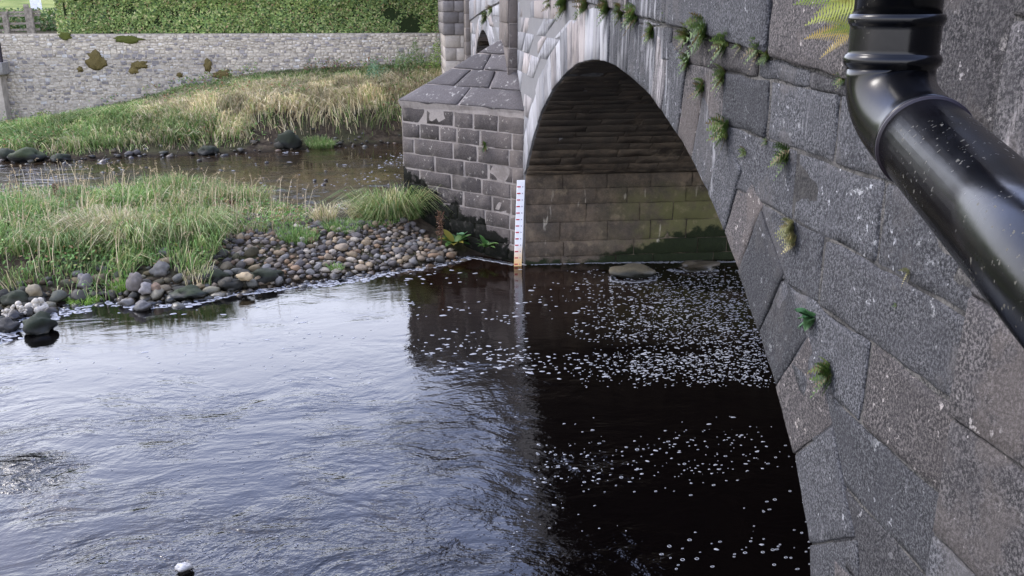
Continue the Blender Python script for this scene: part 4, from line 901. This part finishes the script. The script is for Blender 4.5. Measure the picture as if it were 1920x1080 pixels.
def tussock(px, py, R, n, hmin, hmax, lb, cols, wts, leanb=(0, 0), spread=.55, gz=.3, name='grass_tussock'):
    p = ground(px, py, gz); a = rng.uniform(0, 6.28, n); rr = R*np.sqrt(rng.random(n)); P = np.stack([p[0]+rr*np.cos(a), p[1]+rr*np.sin(a)*.7], 1); z = terrain(P); z = np.maximum(z, 0)
    out_ = np.stack([np.cos(a), np.sin(a)], 1)*(rr/R)[:, None]*spread+rng.normal(0, .30, (n, 2))+np.array(leanb)
    V, T, C = blades(np.column_stack([P, z-.02]), hmin+(hmax-hmin)*rng.random(n)**1.6, rng.uniform(.008, .017, n), out_, pal(n, cols, wts), droop=.45)
    return tag(mesh_obj(name, V, T, M['grass'], col=C), lb, 'grass tussock')
tussock(738, 420, .44, 2200, .18, .85, 'big arching grass tussock against the cutwater tip', GREEN, [2, 3, 4, 4, 3, 2], (.05, -.15), .95)
tussock(700, 412, .35, 900, .35, .62, 'thin straw tussock left of the big one by the cutwater', DRY, [2, 2, 2, 3, 1], (-.2, 0), .5)
tussock(302, 372, .33, 1500, .35, .78, 'bright green tussock standing highest on the bar', GREEN, [3, 4, 2, 1, 0, 1], (0, 0), .35)
tussock(350, 392, .36, 1400, .3, .75, 'blue green arching tussock right of the highest one', GREEN, [3, 3, 3, 2, 2, 1], (.1, 0), .5)
tussock(455, 395, .42, 1500, .25, .66, 'yellow green tussock with dry stalks at the right of the bar grass', GREEN, [1, 3, 4, 4, 2, 0], (0, 0), .5)
tussock(350, 474, .5, 2200, .3, .62, 'pale arching tussock leaning over the near shore', GREEN, [1, 3, 4, 4, 3, 0], (.15, -.3), .6, .2)
tussock(250, 484, .45, 1700, .25, .55, 'straw coloured tussock falling towards the boulders', DRY, [2, 2, 2, 4, 3], (-.2, -.3), .6, .2)
tussock(120, 490, .5, 1800, .25, .5, 'grey green tussock at the left near shore', GREEN, [3, 3, 3, 3, 2, 1], (.1, -.3), .6, .2)
tussock(205, 465, .45, 1500, .3, .65, 'tussock of pale dry stems in the left of the bar', DRY, [3, 3, 1, 2, 2], (-.3, -.1), .5, .3)
tussock(40, 440, .6, 2000, .25, .5, 'long green tussock by the left edge of the bar', GREEN, [3, 4, 3, 2, 1, 1], (.1, -.1), .5, .3)
tussock(610, 432, .16, 260, .2, .5, 'small spray of pale grass on the bare shingle top', DRY, [2, 3, 1, 3, 1], (-.1, 0), .5)
tussock(640, 440, .3, 500, .08, .2, 'low bright green turf patch on the shingle', GREEN, [3, 4, 2, 1, 0, 0], (0, 0), .6)
tussock(560, 455, .3, 600, .10, .24, 'short green turf patch at the start of the shingle', GREEN, [3, 4, 2, 1, 0, 0], (0, 0), .6)
tussock(700, 428, .45, 700, .06, .16, 'green weed mat under the big tussock', GREEN, [4, 4, 1, 0, 0, 0], (0, 0), .6)
tussock(155, 562, .18, 400, .05, .14, 'vivid green weed at the water edge by the froth', [(.16, .30, .04), (.22, .34, .06)], [1, 1], (0, 0), .8, .05)
tussock(228, 540, .12, 250, .10, .2, 'vivid green tuft between the boulders', [(.16, .30, .04), (.22, .34, .06)], [1, 1], (0, 0), .6, .1)
tussock(630, 497, .10, 160, .08, .16, 'tiny green tuft in the middle of the shingle', GREEN, [3, 4, 2, 1, 0, 0], (0, 0), .6, .15)
tussock(300, 265, .75, 2600, .2, .42, 'rounded green tussock hanging over the far waterline', GREEN, [3, 4, 3, 2, 1, 1], (.05, -.5), .5, .15)
tussock(600, 270, .38, 900, .15, .32, 'small green hump of grass beside the white splashed boulder', GREEN, [3, 4, 3, 2, 1, 1], (0, -.3), .6, .1)
tussock(200, 272, .7, 1600, .2, .40, 'drooping pale green tussock at the far bank left of the round one', GREEN, [2, 4, 3, 3, 1, 1], (.05, -.5), .5, .2)
# dried dock stalks
def dock_stalk(px, py, hgt, lb):
    p = ground(px, py, .3); st = empty('dock_stalk', tuple(p), lb, 'dried plant'); L_ = []; pts_ = [p+np.array([.02*math.sin(k), 0, hgt*k/6]) for k in range(7)]
    mesh_obj('stem', *tube(pts_, [.008]*3+[.006]*4, 6), M['stem'], st)
    n = 260; t_ = rng.uniform(.25, 1, n); c = np.array(p)+np.stack([rng.normal(0, .03, n), rng.normal(0, .03, n), hgt*t_], 1); Nr = rng.normal(0, 1, (n, 3)); Nr /= np.linalg.norm(Nr, axis=1)[:, None]
    V, T, C = leaves(c, Nr, np.full(n, .03), pal(n, [(.10, .05, .03), (.16, .09, .05)], [1, 1])); tag(mesh_obj('seeds', V, T, M['leaf'], st, col=C), kind='stuff')
dock_stalk(112, 412, .62, 'dark brown dried dock stalk rising from the left grass'); dock_stalk(118, 420, .42, 'shorter dried dock stalk beside the tall dark one'); dock_stalk(437, 425, .45, 'brown seed stalk at the right end of the bar grass'); dock_stalk(826, 462, .55, 'reddish dead stem against the cutwater behind the dock leaves')

# ------------------------------------------------------------------ leafy plants and ferns
def broad_leaf(base, d, L_, w_, up=.5):
    d = np.array(d, float); d /= np.linalg.norm(d); s = np.cross(d, [0, 0, 1.0]); s /= max(np.linalg.norm(s), 1e-6); V = []; n = 6
    for k in range(n+1):
        t = k/n; c = base+d*L_*t+np.array([0, 0, 1])*L_*(up*t-up*1.1*t*t); ww = w_*math.sin(math.pi*min(1, .08+t*.92))**.8*.5; V += [c-s*ww+[0, 0, .12*w_], c, c+s*ww+[0, 0, .12*w_]]
    Fq = []
    for k in range(n):
        a = 3*k; Fq += [(a, a+1, a+4, a+3), (a+1, a+2, a+5, a+4)]
    return V, Fq
def leafy_plant(px, py, Lf, nl, lb, cols, gz=.1, wid=.4, base=None, out=None, name='dock_plant', cat='plant'):
    p = ground(px, py, gz) if base is None else base; root = empty(name, tuple(p), lb, cat)
    for k in range(nl):
        q = random.Random(px*3+k); a = 6.28*k/nl+q.uniform(-.3, .3); d = np.array([math.cos(a), math.sin(a)-.2, q.uniform(.1, .9)])
        if out is not None: d = np.array(out)+np.array([q.gauss(0, .25), math.cos(a), math.sin(a)*.9-.1])*.8
        v, f = broad_leaf(np.array(p), d, Lf*q.uniform(.6, 1.1), Lf*wid*q.uniform(.8, 1.2), q.uniform(.2, .7)); mesh_obj('leaf', v, f, M['leaf'], root, col=np.array(q.choice(cols))*q.uniform(.8, 1.2), smooth=True)
    return root
DG = [(.04, .10, .02), (.06, .13, .03), (.09, .17, .04)]
def cutbase(px, py, off=.06):
    d = ray(px, py); n3 = np.array([*nrm, 0]); t_ = ((np.array([*CA, 0])-O)@n3-(-off))/(d@n3) if False else (((np.array([*CA, 0])+n3*off)-O)@n3)/(d@n3); return O+d*t_
leafy_plant(852, 455, .30, 13, 'broad leaved dock with one yellow leaf at the cutwater foot', DG+[(.26, .23, .04)], .12, .42, base=cutbase(852, 459, .22))
leafy_plant(912, 466, .23, 18, 'narrow leaved green plant at the waterline nearer the gauge', DG, .06, .28, base=cutbase(912, 464, .10))
leafy_plant(868, 440, .17, 4, 'few grey green leaves above the dock', [(.12, .24, .12)], .30, .6, base=cutbase(866, 443, .15))

def fern(px, py, size_px, lb, cols, X=FX, nfr=None, long=False, squash=1.0, name='fern', pin=.30, dirs=None):
    b = facex(px, py, X-.01); D = (b-O)@FW; L_ = size_px*D/F*.62; root = empty(name, tuple(b), lb, 'fern'); nfr = nfr or random.randint(34, 48)
    for k in range(nfr):
        q = random.Random(int(px*7+py*3+k*13)); a = q.uniform(0, 6.28) if dirs is None else q.choice(dirs)+q.uniform(-.25, .25)
        d = np.array([-.55-abs(q.gauss(0, .3)), math.cos(a), math.sin(a)*squash*.9]); d /= np.linalg.norm(d); l = L_*q.uniform(.55, 1.15)
        s = np.cross(d, [-1, 0.1, .1]); s /= np.linalg.norm(s); VV_ = []; FF_ = []; m_ = 20 if long else 7; st = b+np.array([0, q.uniform(-1, 1), q.uniform(-1, 1)*1.1])*L_*.30; st[0] = X-.006
        for i in range(m_):
            t = (i+.3)/m_; c = st+d*l*t+np.array([0, 0, -1])*l*.38*t*t; wv = l*pin*math.sin(math.pi*min(1, .22+t*.78))*(1-.25*t); wt = l/m_*(.75 if long else .8)
            for sg in (-1, 1):
                tip = c+s*sg*wv+d*wt*.5; bb = len(VV_); VV_ += [c-d*wt*.5, c+d*wt*.45, tip+np.array([-.1, 0, -.15])*wv]; FF_.append((bb, bb+1, bb+2))
        e_ = len(VV_); VV_ += [st-s*l*.012, st+s*l*.012, st+d*l+np.array([0, 0, -1])*l*.38]; FF_.append((e_, e_+1, e_+2))
        mesh_obj('frond', VV_, FF_, M['leaf'], root, col=np.array(q.choice(cols))*q.uniform(.75, 1.25))
    return root
FG = [(.045, .085, .015), (.075, .125, .025), (.12, .16, .04), (.03, .055, .012), (.11, .08, .03)]
FERNS = [(1325, 52, 80, 'largest dark green fern clump hanging on the string course'), (1362, 78, 60, 'fern clump joined to the right of the largest one'), (1289, 66, 52, 'upright fern clump left below the largest one'), (1290, 112, 40, 'small fern directly under the upright clump'),
         (1425, 88, 56, 'fern clump under the string course well right of the largest'), (1440, 100, 40, 'low trailing fern next to the vertical joint'), (1357, 142, 54, 'pointed fern clump in the spandrel above the arch ring'), (1317, 160, 44, 'narrow fern close above the arch ring'),
         (1362, 240, 72, 'olive fern clump at the arch ring halfway down'), (1397, 286, 28, 'tiny yellowish fern below the olive clump'), (1436, 266, 22, 'single tiny fern sprig beside the cracked stone'), (1474, 288, 56, 'round green fern at the foot of the white joint'),
         (1192, 25, 58, 'bushy fern beside the crown of the arch under the string'), (1140, 14, 50, 'fern straight above the arch crown'), (1224, 58, 42, 'brownish hanging fern right of the crown'), (1082, 28, 20, 'small fern sprig left of the crown'), (1060, 6, 50, 'leftmost fern on the near string course'),
         (1100, 6, 50, 'fern between the leftmost one and the crown'), (1484, 425, 50, 'long olive fern growing down the joint'), (1488, 448, 44, 'lower half of the long joint fern'), (1702, 512, 32, 'small dry fern in the joint near the drainpipe'), (1681, 570, 18, 'tiny green sprig below the dry fern'),
         (1555, 700, 68, 'lush green fern lowest on the wall'), (1585, 142, 40, 'fern half hidden behind the pipe collar'), (1250, 30, 30, 'short fern tuft between the brownish fern and the joint'), (1165, 20, 40, 'dark fern pressed between two bushy ones by the crown'), (1030, 4, 34, 'small fern at the far end of the near string'), (1388, 84, 34, 'short fern bridging the two clumps under the string'), (1305, 40, 40, 'fern sprouting just left of the largest clump'), (1822, 234, 36, 'small fern showing beyond the lower pipe')]
for i, (px, py, s, lb) in enumerate(FERNS):
    fern(px, py, s, lb, FG if px not in (1484, 1488, 1702) else [(.20, .20, .08), (.15, .15, .06), (.28, .24, .10)], nfr=None if s > 35 else 12)['group'] = 'ferns rooted in the bridge joints'
fern(912, 30, 34, 'dark fern on the second span beyond the pilaster', FG, nfr=24); fern(922, 18, 26, 'upper fern on the second span string', FG, nfr=18)
fern(1608, 22, 200, 'golden yellow fern fronds spreading from behind the drainpipe', [(.36, .33, .07), (.30, .33, .07), (.22, .29, .06), (.38, .28, .07)], X=FX-.03, nfr=11, long=True, pin=.22, dirs=[.45, .6, .3, .75, -.4, -1.0, 1.1])
fern(910, 272, 26, 'small fern in a joint of the cutwater', FG, X=facex(910, 272)[0], nfr=1) if False else None
# fern and sprigs on the cutwater
def cut_fern(px, py, sp, lb):
    # intersection with the cutwater's near face
    d = ray(px, py); n3 = np.array([*nrm, 0]); t_ = ((np.array([*CA, 0])-O)@n3)/(d@n3); b = O+d*t_+n3*.02; root = empty('fern', tuple(b), lb, 'fern', 'ferns rooted in the bridge joints'); L_ = sp*t_*np.linalg.norm(d)/F
    for k in range(14):
        a = 6.28*k/14; dd = n3*.5+np.array([*u, 0])*math.cos(a)+np.array([0, 0, 1])*math.sin(a); v, f = broad_leaf(b, dd, L_*.5, L_*.12, .1); mesh_obj('frond', v, f, M['leaf'], root, col=np.array(random.choice(FG)))
cut_fern(910, 274, 26, 'small star shaped fern in a cutwater joint')
# rosette high on the wall near the water
b = facex(1522, 598, FX-.012)
leafy_plant(1522, 598, .075, 13, 'pale green broad leaved rosette growing from the wall above the lowest fern', [(.05, .13, .05), (.08, .18, .07), (.045, .10, .035)], base=b, out=(-.7, 0, 0), wid=.7, name='wall_plant')

# ------------------------------------------------------------------ foam on the water
def flecks(P, s, elong=1.6, ang=0.0, z=.004):
    n = len(P); k = 7; a = np.linspace(0, 2*math.pi, k, endpoint=False)[None]+rng.uniform(0, 6, (n, 1)); rad = s[:, None]*rng.uniform(.55, 1.25, (n, k)); x = np.cos(a)*rad*elong; y = np.sin(a)*rad
    ph = ang+rng.normal(0, .35, (n, 1)); X = x*np.cos(ph)-y*np.sin(ph)+P[:, :1]; Yq = x*np.sin(ph)+y*np.cos(ph)+P[:, 1:]
    low_ = np.stack([X, Yq, np.full_like(X, .001)], 2); hi = np.stack([P[:, :1]+(X-P[:, :1])*.75, P[:, 1:]+(Yq-P[:, 1:])*.75, np.full_like(X, z)], 2); V = np.concatenate([low_, hi], 1).reshape(-1, 3); b0 = (np.arange(n)*2*k)[:, None]
    i = np.arange(k); j = (i+1) % k; side = np.stack([b0+i, b0+j, b0+k+j, b0+k+i], 2).reshape(-1, 4); T1 = side[:, [0, 1, 2]]; T2 = side[:, [0, 2, 3]]
    fan = np.stack([np.broadcast_to(b0+k, (n, k-2)), b0+k+np.arange(1, k-1), b0+k+np.arange(2, k)], 2).reshape(-1, 3); return V, np.concatenate([T1, T2, fan])
def rings(P, s):
    n = len(P); k = 9; a = np.linspace(0, 2*math.pi, k, endpoint=False); V = []; b0 = (np.arange(n)*3*k)[:, None]
    el = rng.uniform(.4, 1.0, (n, 1)); o_ = []
    for f, z in ((1.0, .001), (.86, .005), (.70, .001)): o_.append(np.stack([P[:, :1]+np.cos(a)*s[:, None]*f, P[:, 1:]+np.sin(a)*s[:, None]*f*el, np.full((n, k), z)], 2))
    V = np.concatenate(o_, 1).reshape(-1, 3); i = np.arange(k); j = (i+1) % k; T = []
    for q in (0, 1): T += [np.stack([b0+q*k+i, b0+q*k+j, b0+(q+1)*k+j], 2).reshape(-1, 3), np.stack([b0+q*k+i, b0+(q+1)*k+j, b0+(q+1)*k+i], 2).reshape(-1, 3)]
    return V, np.concatenate(T)
FP = []; FS = []
def scatter(n, x0, x1, y0, y1, s0, s1_, mask=None):
    for _ in range(n):
        px, py = random.uniform(x0, x1), random.uniform(y0, y1)
        if mask and not mask(px, py): continue
        p = ground(px, py); 
        D = (p-O)@FW; FP.append(p[:2]); FS.append(random.triangular(s0, s1_*1.25, s0)*D/F)
def dens(px, py):
    v = Vector((px*.011, py*.022, 3)); k = mn.noise(v)*.5+.5; c = (px-1180)/220; e_ = 560+c*30
    f = np.interp(px, [1080, 1180, 1300, 1400], [.10, .6, 1, 1])*np.interp(py, [500, 530, 570, 680, 712, 730], [.25, .7, 1, .85, .5, 0]); f *= .55+.9*k
    if abs(py-(655+(px-1300)*.02)) < 10 and px < 1330: f *= .3
    return random.random() < f*1.05
scatter(7500, 1060, 1465, 500, 730, .45, 1.6, dens)
scatter(260, 760, 1100, 505, 680, .9, 2.8, lambda x, y: mn.noise(Vector((x*.01, y*.03, 8))) > -.05)
scatter(170, 980, 1400, 660, 712, .8, 2.4, None)
scatter(260, 950, 1560, 780, 1080, .6, 2.0, lambda x, y: mn.noise(Vector((x*.006, y*.012, 1))) > -.05 and not (x > 1100 and y > 930 and random.random() < .5))
scatter(260, 1000, 1500, 800, 930, .6, 1.9, lambda x, y: abs(y-(870-(x-1050)*.09)) < 45)
scatter(150, 100, 760, 560, 720, .8, 2.4, lambda x, y: mn.noise(Vector((x*.01, y*.03, 5))) > .0)
scatter(160, 0, 760, 300, 400, .8, 2.2, lambda x, y: y < 355+x*.06 and mn.noise(Vector((x*.012, y*.05, 2))) > .05)
scatter(240, 820, 1000, 640, 700, 1, 3, lambda x, y: random.random() < .4)
V, T = flecks(np.array(FP), np.array(FS)*rng.choice([.6, 1, 1, 1.5], len(FS)), 1.9, .0); L_ = [(V, T, np.zeros((len(V), 3)))]
# foam lace along the edges: bar shore, cutwater foot, inner wall
E_ = []
def edge(px, n, wid, s0=2, s1_=5):
    P = np.array([ground(*q)[:2] for q in px]); s = np.concatenate([[0], np.cumsum(np.linalg.norm(np.diff(P, axis=0), axis=1))]); t_ = rng.uniform(0, s[-1], n)
    X = np.column_stack([np.interp(t_, s, P[:, 0]), np.interp(t_, s, P[:, 1])]); X += rng.normal(0, wid, X.shape)*(.6+.6*np.abs(sn(X, 3)))[:, None]; E_.append((X, rng.uniform(s0, s1_, n)/F*13))
edge([(140, 574), (200, 569), (280, 577), (350, 570)], 90, .05); edge([(350, 572), (440, 551), (480, 547), (540, 540), (600, 530), (640, 527), (700, 514), (750, 509), (830, 496), (885, 482)], 620, .05)
edge([(590, 535), (720, 518)], 160, .10); edge([(880, 482), (900, 485), (940, 492), (962, 496)], 300, .018, 1.5, 4); edge([(978, 496), (1040, 495), (1100, 493), (1240, 492), (1378, 491)], 420, .018, 1.2, 3.4)
edge([(0, 640), (20, 622), (50, 600), (100, 592), (140, 578)], 260, .10, 2, 6); edge([(1147, 518), (1150, 527), (1190, 529), (1226, 525), (1226, 517)], 170, .02, 2, 4); edge([(1260, 507), (1300, 509), (1345, 507)], 110, .03, 1.5, 3.5)
edge([(636, 383), (640, 391), (660, 392), (676, 389)], 60, .02, 1.5, 3); edge([(540, 284), (530, 287), (560, 286)], 20, .02, 1.5, 3); edge([(750, 285), (700, 340), (620, 345), (540, 355)], 90, .3, 1.2, 3)
X = np.concatenate([a for a, b in E_]); s_all = np.concatenate([b for a, b in E_]); V, T = flecks(X, s_all, 1.5, .0, .006); L_.append((V, T, np.zeros((len(V), 3))))
# bubble rings on the near water
RP = []; RS = []
def ringsc(n, x0, x1, y0, y1, s0=3.5, s1_=7, mask=None):
    for _ in range(n):
        px, py = random.uniform(x0, x1), random.uniform(y0, y1)
        if mask and not mask(px, py): continue
        p = ground(px, py); D = (p-O)@FW; RP.append(p[:2]); RS.append(random.uniform(s0*.6, s1_)*.66*D/F)
ringsc(90, 0, 900, 780, 1080, 2.5, 5.5, lambda x, y: mn.noise(Vector((x*.008, y*.02, 1))) > -.1); ringsc(70, 250, 560, 1000, 1078, 3, 6); ringsc(60, 60, 560, 1020, 1078, 2.5, 5); ringsc(24, 1230, 1530, 1010, 1070, 3.5, 7); ringsc(20, 1390, 1525, 920, 1050, 3.5, 6); ringsc(40, 1000, 1500, 820, 930, 3, 6); ringsc(40, 280, 620, 790, 900, 2.5, 5)
V, T = rings(np.array(RP), np.array(RS)); L_.append((V, T, np.zeros((len(V), 3))))
V, T, C = merge(L_); tag(mesh_obj('foam', V, T, M['foam'], origin=(0, 0, 0)), 'white foam flecks and bubble rings drifting on the dark water', 'foam', kind='stuff')
